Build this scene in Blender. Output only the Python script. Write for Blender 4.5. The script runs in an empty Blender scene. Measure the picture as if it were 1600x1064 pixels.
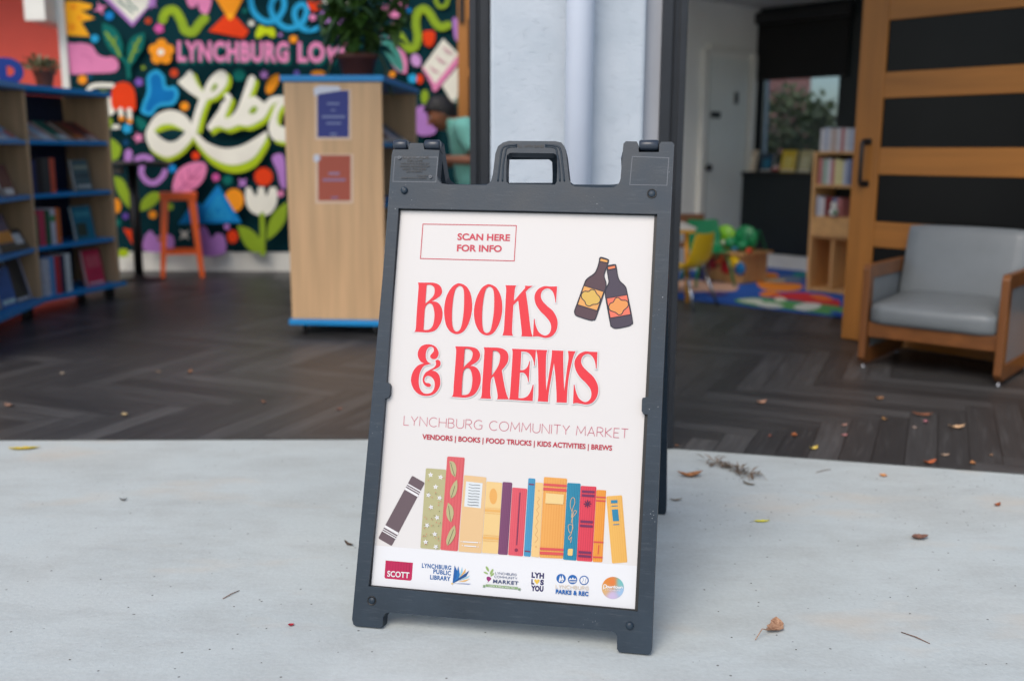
import bpy, bmesh, math, random
from mathutils import Vector, Matrix
from mathutils.geometry import tessellate_polygon
random.seed(7)
D = bpy.data; S = bpy.context.scene; COL = S.collection
R = math.radians
# ------------------------------------------------------------------ camera
F, PITCH, ROLL, CH = 1556.0, .1874, .0044, 1.046     # focal length in pixels of a 1600-wide frame
cam = D.cameras.new('camera'); cam.lens = 36 * F / 1600; cam.sensor_width = 36
cam.clip_start = .05; cam.clip_end = 400
cam.dof.use_dof = True; cam.dof.focus_distance = 2.17; cam.dof.aperture_fstop = 2.0
CAM = D.objects.new('camera', cam); COL.objects.link(CAM)
CAM.matrix_world = Matrix.Translation((0, 0, CH)) @ Matrix.Rotation(math.pi/2 - PITCH, 4, 'X') @ Matrix.Rotation(ROLL, 4, 'Z')
S.camera = CAM
# ------------------------------------------------------------------ light
SUN_EL, SUN_AZ = 48, 205
w = D.worlds.new('World'); S.world = w; w.use_nodes = True
nt = w.node_tree; bg = nt.nodes['Background']
sky = nt.nodes.new('ShaderNodeTexSky'); sky.sky_type = 'NISHITA'; sky.sun_disc = False
sky.sun_elevation = R(SUN_EL); sky.sun_rotation = R(SUN_AZ); sky.air_density = 1.0; sky.dust_density = 2.0; sky.ozone_density = .5
nt.links.new(sky.outputs[0], bg.inputs[0]); bg.inputs[1].default_value = .14
sl = D.lights.new('sun', 'SUN'); sl.energy = 1.6; sl.angle = R(40); sl.color = (1, .93, .84)
so = D.objects.new('sun', sl); COL.objects.link(so)
so.rotation_euler = (R(90 - SUN_EL), 0, R(180 - SUN_AZ)); so.location = (0, -5, 10)
S.view_settings.view_transform = 'Standard'; S.view_settings.look = 'None'
S.view_settings.exposure = .34; S.view_settings.gamma = 1
S.cycles.use_denoising = True
S.cycles.max_bounces = 10; S.cycles.diffuse_bounces = 6
# ------------------------------------------------------------------ photo-pixel geometry (where things really stand)
cP, sP = math.cos(PITCH), math.sin(PITCH); cR, sR = math.cos(ROLL), math.sin(ROLL)
EYE = Vector((0, 0, CH))
def ray(px, py):
    X, Y = px - 800, py - 532
    X, Y = X*cR + Y*sR, -X*sR + Y*cR
    a, b = X / F, -Y / F
    return Vector((a, cP + b*sP, -sP + b*cP))
def ground(px, py, z=0):
    d = ray(px, py); return EYE + d * ((z - CH) / d.z)
def aty(px, py, Y):
    d = ray(px, py); return EYE + d * (Y / d.y)
def onplane(px, py, p0, n):
    d = ray(px, py); return EYE + d * ((p0 - EYE).dot(n) / d.dot(n))
# ------------------------------------------------------------------ materials
def lin(c): return tuple((x/255/12.92 if x/255 <= .04045 else ((x/255+.055)/1.055)**2.4) for x in c)
MATS = {}
def M(name, col, rough=.6, var=.12, vs=6, stretch=(1, 1, 1), bump=0, bs=60, metal=0, spec=.5, emit=0, coat=0):
    """plain procedural material: sRGB colour broken up by noise, optional bump"""
    if name in MATS: return MATS[name]
    m = D.materials.new(name); m.use_nodes = True; MATS[name] = m
    n, l = m.node_tree.nodes, m.node_tree.links; b = n['Principled BSDF']
    b.inputs['Roughness'].default_value = rough; b.inputs['Metallic'].default_value = metal
    b.inputs['Specular IOR Level'].default_value = spec; b.inputs['Coat Weight'].default_value = coat
    c = lin(col)
    tc = n.new('ShaderNodeTexCoord'); mp = n.new('ShaderNodeMapping'); mp.inputs['Scale'].default_value = stretch
    l.new(tc.outputs['Object'], mp.inputs[0])
    if var:
        nz = n.new('ShaderNodeTexNoise'); nz.inputs['Scale'].default_value = vs; nz.inputs['Detail'].default_value = 5
        l.new(mp.outputs[0], nz.inputs['Vector'])
        r = n.new('ShaderNodeValToRGB'); r.color_ramp.elements[0].position = .3; r.color_ramp.elements[1].position = .7
        r.color_ramp.elements[0].color = tuple(x*(1-var) for x in c) + (1,)
        r.color_ramp.elements[1].color = tuple(min(1, x*(1+var)) for x in c) + (1,)
        l.new(nz.outputs[0], r.inputs[0]); l.new(r.outputs[0], b.inputs['Base Color'])
    else: b.inputs['Base Color'].default_value = c + (1,)
    if bump:
        nb = n.new('ShaderNodeTexNoise'); nb.inputs['Scale'].default_value = bs; nb.inputs['Detail'].default_value = 4
        l.new(mp.outputs[0], nb.inputs['Vector'])
        bn = n.new('ShaderNodeBump'); bn.inputs['Strength'].default_value = bump; bn.inputs['Distance'].default_value = .01
        l.new(nb.outputs[0], bn.inputs['Height']); l.new(bn.outputs[0], b.inputs['Normal'])
    return m
def P(col, rough=.45):            # printed ink (on paper) or matt wall paint of one colour
    if rough > .5: return M('wall_paint_%d_%d_%d' % tuple(col), col, .85, .06, 5, spec=.12)
    return M('ink_%d_%d_%d' % tuple(col), tuple(c*.825 for c in col), rough, var=0, spec=.3)
def wood(name, col, axis='Z', rough=.45, var=.22, scale=26):
    st = {'X': (.06, 1, 1), 'Y': (1, .06, 1), 'Z': (1, 1, .06)}[axis]
    return M(name, col, rough, var, scale, st, bump=.05, bs=60)
class NB:                         # small node-building helper
    def __init__(s, m): s.n, s.l = m.node_tree.nodes, m.node_tree.links
    def math(s, op, a, b=None, c=None):
        x = s.n.new('ShaderNodeMath'); x.operation = op
        for i, v in enumerate((a, b, c)):
            if v is None: continue
            if isinstance(v, (int, float)): x.inputs[i].default_value = v
            else: s.l.new(v, x.inputs[i])
        return x.outputs[0]
    def noise(s, vec, sc, det=5, rough=.55):
        x = s.n.new('ShaderNodeTexNoise'); x.inputs['Scale'].default_value = sc; x.inputs['Detail'].default_value = det
        x.inputs['Roughness'].default_value = rough; s.l.new(vec, x.inputs['Vector']); return x.outputs[0]
    def map(s, vec, sc=(1, 1, 1), rot=(0, 0, 0), loc=(0, 0, 0)):
        x = s.n.new('ShaderNodeMapping'); x.inputs['Scale'].default_value = sc; x.inputs['Rotation'].default_value = rot; x.inputs['Location'].default_value = loc
        s.l.new(vec, x.inputs[0]); return x.outputs[0]
    def ramp(s, f, *st):
        x = s.n.new('ShaderNodeValToRGB'); e = x.color_ramp.elements
        while len(e) < len(st): e.new(.5)
        for el, (p, c) in zip(e, st): el.position = p; el.color = tuple(c) + (1,)
        s.l.new(f, x.inputs[0]); return x.outputs[0]
    def mix(s, f, a, b, mode='MIX'):
        x = s.n.new('ShaderNodeMix'); x.data_type = 'RGBA'; x.blend_type = mode
        for k, v in ((0, f), (6, a), (7, b)):
            if isinstance(v, (int, float)): x.inputs[k].default_value = v
            elif isinstance(v, tuple): x.inputs[k].default_value = v + (1,)
            else: s.l.new(v, x.inputs[k])
        return x.outputs[2]
    def bump(s, h, st, dist=.01):
        x = s.n.new('ShaderNodeBump'); x.inputs['Strength'].default_value = st; x.inputs['Distance'].default_value = dist
        s.l.new(h, x.inputs['Height']); return x.outputs[0]
def newmat(name):
    m = D.materials.new(name); m.use_nodes = True; b = m.node_tree.nodes['Principled BSDF']
    tc = m.node_tree.nodes.new('ShaderNodeTexCoord'); return m, NB(m), b, tc.outputs['Object']

def concrete_mat():
    m, k, b, o = newmat('concrete')
    big = k.noise(o, 1.1, 6, .6); mid = k.noise(k.map(o, (.8, 1.5, 1)), 3.4, 8, .72); fine = k.noise(o, 90, 4); streak = k.noise(k.map(o, (1, 5, 1)), 5, 6, .7)
    c = k.ramp(big, (.3, (.44, .487, .482)), (.52, (.51, .562, .557)), (.75, (.51, .54, .52)))
    c = k.mix(k.ramp(mid, (.30, (.75,)*3), (.56, (0,)*3)), c, (.39, .415, .40))
    c = k.mix(k.ramp(streak, (.55, (0,)*3), (.75, (.35,)*3)), c, (.37, .38, .38))
    c = k.mix(.10, c, k.ramp(fine, (.3, (.2,)*3), (.7, (.65,)*3)))
    # tan stains and dark grit
    c = k.mix(k.ramp(k.noise(k.map(o, (1, 2.2, 1), loc=(3, 1, 0)), 1.7, 4), (.58, (0,)*3), (.74, (.55,)*3)), c, (.56, .49, .40))
    sp = k.n.new('ShaderNodeTexVoronoi'); sp.inputs['Scale'].default_value = 17; sp.inputs['Randomness'].default_value = 1; k.l.new(o, sp.inputs['Vector'])
    sm = k.n.new('ShaderNodeTexVoronoi'); sm.inputs['Scale'].default_value = 55; k.l.new(o, sm.inputs['Vector'])
    c = k.mix(k.ramp(sp.outputs['Distance'], (.035, (.85,)*3), (.06, (0,)*3)), c, (.09, .085, .08))
    dens = k.ramp(k.noise(o, 3.2, 3), (.55, (0,)*3), (.68, (1,)*3))
    c = k.mix(k.math('MULTIPLY', k.ramp(sm.outputs['Distance'], (.07, (.6,)*3), (.13, (0,)*3)), dens), c, (.125, .123, .122))
    k.l.new(c, b.inputs['Base Color']); b.inputs['Roughness'].default_value = .8
    k.l.new(k.bump(k.math('ADD', fine, k.math('MULTIPLY', mid, 1.5)), .25, .004), b.inputs['Normal'])
    return m
def herringbone_mat():
    m, k, b, o = newmat('herringbone_planks')
    N, W = 8, .105
    v = k.map(o, (1/W, 1/W, 1), (0, 0, R(23)), (.4, .2, 0))
    sx = k.n.new('ShaderNodeSeparateXYZ'); k.l.new(v, sx.inputs[0]); x, y = sx.outputs[0], sx.outputs[1]
    i, j = k.math('FLOOR', x), k.math('FLOOR', y)
    q = k.math('FLOORED_MODULO', k.math('SUBTRACT', i, j), 2*N)
    hor = k.math('LESS_THAN', q, N - .5)
    idx = k.math('SUBTRACT', i, k.math('MULTIPLY', hor, q))
    idy = k.math('ADD', j, k.math('MULTIPLY', k.math('SUBTRACT', 1, hor), q))
    cid = k.n.new('ShaderNodeCombineXYZ'); k.l.new(idx, cid.inputs[0]); k.l.new(idy, cid.inputs[1]); k.l.new(hor, cid.inputs[2])
    wn = k.n.new('ShaderNodeTexWhiteNoise'); wn.noise_dimensions = '3D'; k.l.new(cid.outputs[0], wn.inputs[0])
    fx, fy = k.math('FRACT', x), k.math('FRACT', y)
    across = k.math('ADD', k.math('MULTIPLY', hor, y), k.math('MULTIPLY', k.math('SUBTRACT', 1, hor), x))
    along = k.math('ADD', k.math('MULTIPLY', hor, x), k.math('MULTIPLY', k.math('SUBTRACT', 1, hor), y))
    gv = k.n.new('ShaderNodeCombineXYZ'); k.l.new(k.math('MULTIPLY', across, 3.4), gv.inputs[0]); k.l.new(k.math('MULTIPLY', along, .22), gv.inputs[1]); k.l.new(k.math('MULTIPLY', wn.outputs[0], 40), gv.inputs[2])
    grain = k.noise(gv.outputs[0], 1.6, 5, .65)
    c = k.ramp(wn.outputs[0], (0, (.032, .031, .031)), (.5, (.054, .053, .053)), (1, (.088, .087, .087)))
    c = k.mix(k.ramp(grain, (.32, (.6,)*3), (.62, (0,)*3)), c, (.027, .025, .024))
    c = k.mix(k.ramp(grain, (.55, (0,)*3), (.78, (.5,)*3)), c, (.125, .123, .122))
    fa = k.math('FRACT', across); edge = k.math('MINIMUM', fa, k.math('SUBTRACT', 1, fa))
    c = k.mix(k.math('LESS_THAN', edge, .022), c, (.015, .013, .012))
    k.l.new(c, b.inputs['Base Color']); b.inputs['Roughness'].default_value = .42; b.inputs['Specular IOR Level'].default_value = .45
    k.l.new(k.bump(grain, .15, .003), b.inputs['Normal'])
    return m
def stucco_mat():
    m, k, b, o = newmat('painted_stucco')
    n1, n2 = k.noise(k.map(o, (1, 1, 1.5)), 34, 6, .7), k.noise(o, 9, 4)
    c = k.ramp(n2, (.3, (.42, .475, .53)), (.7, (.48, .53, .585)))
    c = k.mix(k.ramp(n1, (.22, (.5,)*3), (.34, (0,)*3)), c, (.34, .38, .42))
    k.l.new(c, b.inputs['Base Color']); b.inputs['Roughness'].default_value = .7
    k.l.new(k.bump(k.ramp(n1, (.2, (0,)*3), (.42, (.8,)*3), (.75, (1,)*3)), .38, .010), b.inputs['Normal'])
    return m
def plastic_mat():
    m, k, b, o = newmat('grey_black_plastic')
    fine = k.noise(o, 220, 3); big = k.noise(o, 7, 5, .6); st = k.noise(k.map(o, (3, 1, 30)), 6, 5, .7)
    c = k.ramp(big, (.3, (.009, .019, .031)), (.7, (.017, .032, .050)))
    c = k.mix(k.ramp(st, (.55, (0,)*3), (.82, (.42,)*3)), c, (.085, .10, .118))
    vo = k.n.new('ShaderNodeTexVoronoi'); vo.inputs['Scale'].default_value = 150; k.l.new(o, vo.inputs['Vector'])
    dens = k.ramp(k.noise(k.map(o, loc=(.33, .2, .1)), 9, 2), (.56, (0,)*3), (.66, (1,)*3))
    sc = k.math('MULTIPLY', k.ramp(k.math('ADD', vo.outputs['Distance'], k.math('MULTIPLY', k.noise(o, 45, 2), .5)), (.26, (.75,)*3), (.36, (0,)*3)), dens)
    c = k.mix(sc, c, (.42, .44, .46))
    k.l.new(c, b.inputs['Base Color'])
    k.l.new(k.ramp(big, (.3, (.36,)*3), (.7, (.48,)*3)), b.inputs['Roughness'])
    b.inputs['Specular IOR Level'].default_value = .32
    k.l.new(k.bump(fine, .12, .002), b.inputs['Normal'])
    return m
def glass_mat():
    m = D.materials.new('window_glass'); m.use_nodes = True; n, l = m.node_tree.nodes, m.node_tree.links
    n.remove(n['Principled BSDF']); t = n.new('ShaderNodeBsdfTransparent'); g = n.new('ShaderNodeBsdfGlossy'); g.inputs['Roughness'].default_value = .02
    t.inputs[0].default_value = (.60, .66, .70, 1)
    fr = n.new('ShaderNodeFresnel'); mx = n.new('ShaderNodeMixShader')
    l.new(fr.outputs[0], mx.inputs[0]); l.new(t.outputs[0], mx.inputs[1]); l.new(g.outputs[0], mx.inputs[2]); l.new(mx.outputs[0], n['Material Output'].inputs[0])
    return m
def brick_mat():
    m, k, b, o = newmat('red_brick')
    t = k.n.new('ShaderNodeTexBrick'); t.inputs['Scale'].default_value = 4; k.l.new(k.map(o, rot=(R(90), 0, 0)), t.inputs['Vector'])
    t.inputs['Color1'].default_value = (.42, .12, .09, 1); t.inputs['Color2'].default_value = (.52, .17, .13, 1); t.inputs['Mortar'].default_value = (.5, .36, .32, 1)
    k.l.new(t.outputs[0], b.inputs['Base Color']); b.inputs['Roughness'].default_value = .85
    return m
def leafmat(name, c1, c2):
    m, k, b, o = newmat(name)
    gi = k.n.new('ShaderNodeNewGeometry')
    c = k.ramp(gi.outputs['Random Per Island'], (0, c1), (1, c2))
    k.l.new(c, b.inputs['Base Color']); b.inputs['Roughness'].default_value = .5
    return m
# ------------------------------------------------------------------ mesh builder
WM = {}
class MB:
    def __init__(s): s.v, s.f, s.m, s.sm, s.mats = [], [], [], [], []
    def mi(s, mat):
        if mat not in s.mats: s.mats.append(mat)
        return s.mats.index(mat)
    def add(s, vs, fs, mat, smooth=False):
        b = len(s.v); s.v += [Vector(x) for x in vs]; i = s.mi(mat)
        for f in fs: s.f.append([b + q for q in f]); s.m.append(i); s.sm.append(smooth)
        return s
    def box(s, c, size, mat, T=None, bev=0):
        hx, hy, hz = (q/2 for q in size); c = Vector(c)
        if bev <= 0:
            vs = [Vector((x, y, z)) for x in (-hx, hx) for y in (-hy, hy) for z in (-hz, hz)]
            fs = [(0,1,3,2), (4,6,7,5), (0,4,5,1), (2,3,7,6), (0,2,6,4), (1,5,7,3)]
        else:
            bm = bmesh.new(); bmesh.ops.create_cube(bm, size=1)
            for q in bm.verts: q.co = Vector((q.co.x*size[0], q.co.y*size[1], q.co.z*size[2]))
            bmesh.ops.bevel(bm, geom=bm.edges[:], offset=bev, segments=2, affect='EDGES', profile=.5)
            bm.verts.index_update(); vs = [q.co.copy() for q in bm.verts]; fs = [[q.index for q in f.verts] for f in bm.faces]; bm.free()
        vs = [q + c for q in vs]
        if T is not None: vs = [T @ q for q in vs]
        return s.add(vs, fs, mat)
    def prism(s, pts, off, mat):                 # closed 3-D outline swept by a vector
        off = Vector(off); a = [Vector(p) for p in pts]; n = len(a)
        tri = [tuple(t) for t in tessellate_polygon([a])]
        vs = a + [p + off for p in a]
        fs = tri + [tuple(q + n for q in t[::-1]) for t in tri] + [(i, (i+1) % n, n + (i+1) % n, n + i) for i in range(n)]
        return s.add(vs, fs, mat)
    def holed(s, loops, off, mat):               # outline with holes, extruded
        off = Vector(off); L = [[Vector(p) for p in lp] for lp in loops]; flat = [p for lp in L for p in lp]; n = len(flat)
        tri = [tuple(t) for t in tessellate_polygon(L)]
        fs = tri + [tuple(q + n for q in t[::-1]) for t in tri]; b = 0
        for lp in L:
            k = len(lp); fs += [(b + i, b + (i+1) % k, n + b + (i+1) % k, n + b + i) for i in range(k)]; b += k
        return s.add(flat + [p + off for p in flat], fs, mat)
    def tube(s, pts, rad, mat, n=10, smooth=True):
        pts = [Vector(p) for p in pts]; rad = rad if isinstance(rad, (list, tuple)) else [rad]*len(pts)
        vs, fs, prev = [], [], None
        for i, p in enumerate(pts):
            d = (pts[min(i+1, len(pts)-1)] - pts[max(i-1, 0)]).normalized()
            a = prev if prev is not None else (Vector((0, 0, 1)) if abs(d.z) < .9 else Vector((1, 0, 0)))
            a = (a - d*a.dot(d)).normalized(); prev = a; b = d.cross(a)
            vs += [p + (a*math.cos(2*math.pi*k/n) + b*math.sin(2*math.pi*k/n))*rad[i] for k in range(n)]
        for i in range(len(pts)-1): fs += [(i*n+k, i*n+(k+1) % n, (i+1)*n+(k+1) % n, (i+1)*n+k) for k in range(n)]
        fs += [tuple(range(n))[::-1], tuple((len(pts)-1)*n + k for k in range(n))]
        return s.add(vs, fs, mat, smooth)
    def lathe(s, prof, c, mat, n=24, axis=None):  # prof: (r, h)
        c = Vector(c); ax = Vector(axis or (0, 0, 1)).normalized(); u = ax.orthogonal().normalized(); w_ = ax.cross(u)
        vs = [c + ax*h + (u*math.cos(2*math.pi*k/n) + w_*math.sin(2*math.pi*k/n))*max(r, 1e-4) for r, h in prof for k in range(n)]
        fs = [(i*n+k, i*n+(k+1) % n, (i+1)*n+(k+1) % n, (i+1)*n+k) for i in range(len(prof)-1) for k in range(n)]
        fs += [tuple(range(n))[::-1], tuple((len(prof)-1)*n + k for k in range(n))]
        return s.add(vs, fs, mat, True)
    def build(s, name, parent=None, bevel=0, normals=True):
        me = D.meshes.new(name); vs = s.v
        if parent is not None: inv = WM[parent].inverted(); vs = [inv @ q for q in vs]
        me.from_pydata(vs, [], s.f)
        for m in s.mats: me.materials.append(m)
        me.polygons.foreach_set('material_index', s.m); me.polygons.foreach_set('use_smooth', s.sm)
        if normals:
            bm = bmesh.new(); bm.from_mesh(me); bmesh.ops.recalc_face_normals(bm, faces=bm.faces[:]); bm.to_mesh(me); bm.free()
        me.update()
        o = D.objects.new(name, me); COL.objects.link(o)
        if parent is not None: o.parent = parent; WM[o] = WM[parent]
        else: WM[o] = Matrix.Identity(4)
        if bevel:
            b = o.modifiers.new('bevel', 'BEVEL'); b.width = bevel; b.segments = 3; b.limit_method = 'ANGLE'; b.angle_limit = R(40)
        return o
def tag(o, label=None, cat=None, group=None, kind=None):
    for k, v in (('label', label), ('category', cat), ('group', group), ('kind', kind)):
        if v: o[k] = v
    return o
def empty(name, loc, label, cat, group=None, rz=0):
    o = D.objects.new(name, None); COL.objects.link(o); o.location = loc; o.rotation_euler = (0, 0, rz); o.empty_display_size = .1
    WM[o] = Matrix.Translation(loc) @ Matrix.Rotation(rz, 4, 'Z')
    return tag(o, label, cat, group)
def copy_tree(o, parent=None):
    c = o.copy(); COL.objects.link(c)
    if parent is not None: c.parent = parent
    for ch in list(o.children): copy_tree(ch, c)
    return c
def smooth_pts(pts, closed=True, n=6):
    """Catmull-Rom through (x, y) points; a third value marks a sharp corner"""
    m = len(pts); out = []; V2 = lambda p: Vector((p[0], p[1])); corner = lambda p: len(p) > 2
    for i in range(m if closed else m-1):
        p1, p2 = pts[i], pts[(i+1) % m]
        a, b = V2(p1), V2(p2)
        p0 = V2(pts[i-1]) if (closed or i > 0) and not corner(p1) else None
        p3 = V2(pts[(i+2) % m]) if (closed or i < m-2) and not corner(p2) else None
        t1 = (b - p0)/2 if p0 is not None else None; t2 = (p3 - a)/2 if p3 is not None else None
        out.append(a.copy())
        if t1 is None and t2 is None: continue
        if t1 is None: t1 = (b - a)*1.5 - t2*.5
        if t2 is None: t2 = (b - a)*1.5 - t1*.5
        for q in range(1, n):
            t = q/n; t_2, t_3 = t*t, t*t*t
            out.append(a*(2*t_3 - 3*t_2 + 1) + t1*(t_3 - 2*t_2 + t) + b*(-2*t_3 + 3*t_2) + t2*(t_3 - t_2))
    if not closed: out.append(V2(pts[-1]))
    return out
# ------------------------------------------------------------------ flat art on a real surface
def arc(cx, cy, rx, ry, a0, a1, n=14):
    return [(cx + rx*math.cos(R(a0 + (a1-a0)*i/n)), cy + ry*math.sin(R(a0 + (a1-a0)*i/n))) for i in range(n+1)]
GLY = {
 'A': (.72, [[(0, 0), (.36, 1), (.72, 0)], [(.13, .34), (.59, .34)]]),
 'B': (.60, [[(0, 0), (0, 1), (.28, 1)] + arc(.28, .76, .24, .24, 90, -90)[1:] + [(0, .52)], [(.28, .52)] + arc(.31, .26, .27, .26, 90, -90) + [(0, 0)]]),
 'C': (.76, [arc(.44, .5, .44, .5, 48, 312, 22)]),
 'D': (.74, [[(0, 0), (0, 1), (.25, 1)] + arc(.27, .5, .46, .5, 90, -90, 18) + [(0, 0)]]),
 'E': (.52, [[(.52, 1), (0, 1), (0, 0), (.52, 0)], [(0, .52), (.45, .52)]]),
 'F': (.50, [[(.52, 1), (0, 1), (0, 0)], [(0, .5), (.45, .5)]]),
 'G': (.80, [arc(.44, .5, .44, .5, 48, 315, 22) + [(.78, .46), (.5, .46)]]),
 'H': (.70, [[(0, 0), (0, 1)], [(.70, 0), (.70, 1)], [(0, .52), (.70, .52)]]),
 'I': (.02, [[(0, 0), (0, 1)]]), '|': (.02, [[(0, -.15), (0, 1.1)]]), '1': (.3, [[(0, .8), (.25, 1), (.25, 0)]]),
 'K': (.62, [[(0, 0), (0, 1)], [(.58, 1), (.04, .47), (.62, 0)]]),
 'L': (.48, [[(0, 1), (0, 0), (.5, 0)]]),
 'M': (.88, [[(0, 0), (.06, 1), (.44, .25), (.82, 1), (.88, 0)]]),
 'N': (.72, [[(0, 0), (0, 1), (.72, 0), (.72, 1)]]),
 'O': (.90, [arc(.45, .5, .45, .5, 90, 450, 26)]), '0': (.6, [arc(.3, .5, .3, .5, 90, 450, 20)]),
 'P': (.58, [[(0, 0), (0, 1), (.3, 1)] + arc(.3, .74, .26, .26, 90, -90) + [(0, .48)]]),
 'R': (.62, [[(0, 0), (0, 1), (.3, 1)] + arc(.3, .74, .26, .26, 90, -90) + [(0, .48)], [(.28, .48), (.62, 0)]]),
 'S': (.56, [arc(.29, .745, .25, .255, 40, 270, 14) + arc(.28, .25, .27, .25, 88, -145, 14)]),
 'T': (.66, [[(0, 1), (.66, 1)], [(.33, 1), (.33, 0)]]),
 'U': (.70, [[(0, 1)] + arc(.35, .35, .35, .35, 180, 360) + [(.70, 1)]]),
 'V': (.70, [[(0, 1), (.35, 0), (.70, 1)]]),
 'W': (1.05, [[(0, 1), (.27, 0), (.525, .85), (.78, 0), (1.05, 1)]]),
 'X': (.66, [[(0, 0), (.66, 1)], [(0, 1), (.66, 0)]]),
 'Y': (.66, [[(0, 1), (.33, .45), (.66, 1)], [(.33, .45), (.33, 0)]]),
 '&': (.68, [[(.68, 0), (.2, .62)] + arc(.3, .78, .17, .22, 200, -20, 12) + [(.08, .4)] + arc(.27, .24, .25, .24, 140, 330, 12) + [(.66, .48)]]),
 '2': (.5, [arc(.25, .74, .25, .26, 170, -20) + [(0, 0), (.52, 0)]]), '3': (.5, [arc(.22, .75, .24, .25, 140, -80) + arc(.22, .25, .27, .25, 80, -140)]),
 '4': (.6, [[(.45, 0), (.45, 1), (0, .3), (.6, .3)]]), '5': (.5, [[(.48, 1), (.08, 1), (.04, .55)] + arc(.23, .3, .27, .3, 130, -140)]),
 '6': (.52, [[(.42, 1)] + arc(.26, .3, .26, .3, 170, 530, 18)]), '7': (.5, [[(0, 1), (.5, 1), (.15, 0)]]), '8': (.52, [arc(.26, .76, .21, .24, 90, 450, 16), arc(.26, .26, .26, .26, 90, 450, 16)]),
 '-': (.3, [[(0, .45), (.3, .45)]]), '.': (.06, [[(0, 0), (0, .1)]]), '(': (.2, [arc(.3, .5, .3, .62, 130, 230)]), ')': (.2, [arc(-.1, .5, .3, .62, 50, -50)]), ',': (.06, [[(.03, .1), (0, -.15)]]),
 'o': (.5, [arc(.25, .3, .25, .3, 90, 450, 16)]), 'w': (.7, [[(0, .6), (.18, 0), (.35, .5), (.52, 0), (.7, .6)]]), 'n': (.45, [[(0, 0), (0, .6)], [(0, .35)] + arc(.22, .35, .22, .25, 150, 0) + [(.45, 0)]]), 't': (.35, [[(.17, .95), (.17, .1), (.33, 0)], [(0, .6), (.35, .6)]]),
 ' ': (.30, [])}
class Art:
    """2-D shapes given in photo pixels, laid as thin inked layers on a surface: to3d(x, y, lift)"""
    def __init__(s, to3d, dz, z0=0): s.to3d, s.dz, s.z, s.mb, s.view = to3d, dz, z0, MB(), (0, 0, 1)
    def see(s, x, y, sc): s.view = (x, y, sc); return s
    def px(s, p): return Vector((s.view[0] + p[0]/s.view[2], s.view[1] + p[1]/s.view[2]))
    def raw(s, loops, mat):
        s.z += s.dz
        L = [[Vector((p.x, p.y, 0)) for p in lp] for lp in loops]
        tri = tessellate_polygon(L); flat = [p for lp in L for p in lp]
        s.mb.add([s.to3d(p.x, p.y, s.z) for p in flat], [tuple(t) for t in tri], mat)
    def poly(s, pts, mat, holes=(), sm=False):
        f = (lambda q: smooth_pts(q)) if sm else (lambda q: [Vector(p[:2]) for p in q])
        s.raw([[s.px(p) for p in f(lp)] for lp in [pts] + list(holes)], mat)
    def blob(s, pts, mat): s.poly(pts, mat, sm=True)
    def dot(s, c, r, mat, n=20, ry=None, rot=0):
        ry = ry or r; cr, sr = math.cos(R(rot)), math.sin(R(rot)); q = []
        for i in range(n):
            a = 2*math.pi*i/n; x, y = r*math.cos(a), ry*math.sin(a); q.append((c[0] + x*cr - y*sr, c[1] + x*sr + y*cr))
        s.poly(q, mat)
    def star(s, c, r, mat, k=5, inner=.45, rot=0):
        s.blob([(c[0] + (r if i % 2 else r*inner)*math.cos(math.pi*i/k + rot), c[1] + (r if i % 2 else r*inner)*math.sin(math.pi*i/k + rot)) for i in range(2*k)], mat)
    def ribbon(s, P2, wid, mat, closed=False, caps=False):
        """P2 in photo px; wid one value or one per point"""
        n = len(P2); W = wid if isinstance(wid, (list, tuple)) else [wid]*n
        if closed and (P2[0] - P2[-1]).length < 1e-6: P2 = P2[:-1]; n -= 1
        Lp, Rp = [], []
        for i in range(n):
            a = P2[i-1] if (closed or i) else None; b = P2[(i+1) % n] if (closed or i < n-1) else None
            d1 = (P2[i] - a).normalized() if a is not None else None; d2 = (b - P2[i]).normalized() if b is not None else None
            d1 = d1 if d1 is not None else d2; d2 = d2 if d2 is not None else d1
            n1, n2 = Vector((-d1.y, d1.x)), Vector((-d2.y, d2.x)); mnv = n1 + n2
            if mnv.length < 1e-4: mnv = n1.copy()
            mnv.normalize(); k = 1 / max(.45, mnv.dot(n1)); h = W[i]/2*k
            Lp.append(P2[i] + mnv*h); Rp.append(P2[i] - mnv*h)
        s.z += s.dz; vs = [s.to3d(p.x, p.y, s.z + s.dz*.85*(q_ % n)/n) for q_, p in enumerate(Lp + Rp)]; s.z += s.dz*.09
        s.mb.add(vs, [(i, (i+1) % n, n + (i+1) % n, n + i) for i in range(n if closed else n-1)], mat)
        if caps:
            for i in (0, n-1):
                s.z += s.dz*.2; k = 14
                s.mb.add([s.to3d(P2[i].x + W[i]/2*math.cos(2*math.pi*q/k), P2[i].y + W[i]/2*math.sin(2*math.pi*q/k), s.z) for q in range(k)], [tuple(range(k))], mat)
    def stroke(s, pts, wid, mat, closed=False, sm=True, caps=True):
        if isinstance(wid, (list, tuple)):
            ps = [(p[0], p[1]) for p in pts]; q = smooth_pts(ps, closed, 8); W = []
            for i in range(len(ps)-1): W += [(wid[i] + (wid[i+1]-wid[i])*t/8)/s.view[2] for t in range(8)]
            W.append(wid[-1]/s.view[2]); s.ribbon([s.px(p) for p in q], W, mat, closed, caps); return
        q = smooth_pts(pts, closed, 8) if sm else [Vector(p[:2]) for p in pts]
        s.ribbon([s.px(p) for p in q], wid/s.view[2], mat, closed, caps and not closed)
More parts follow.
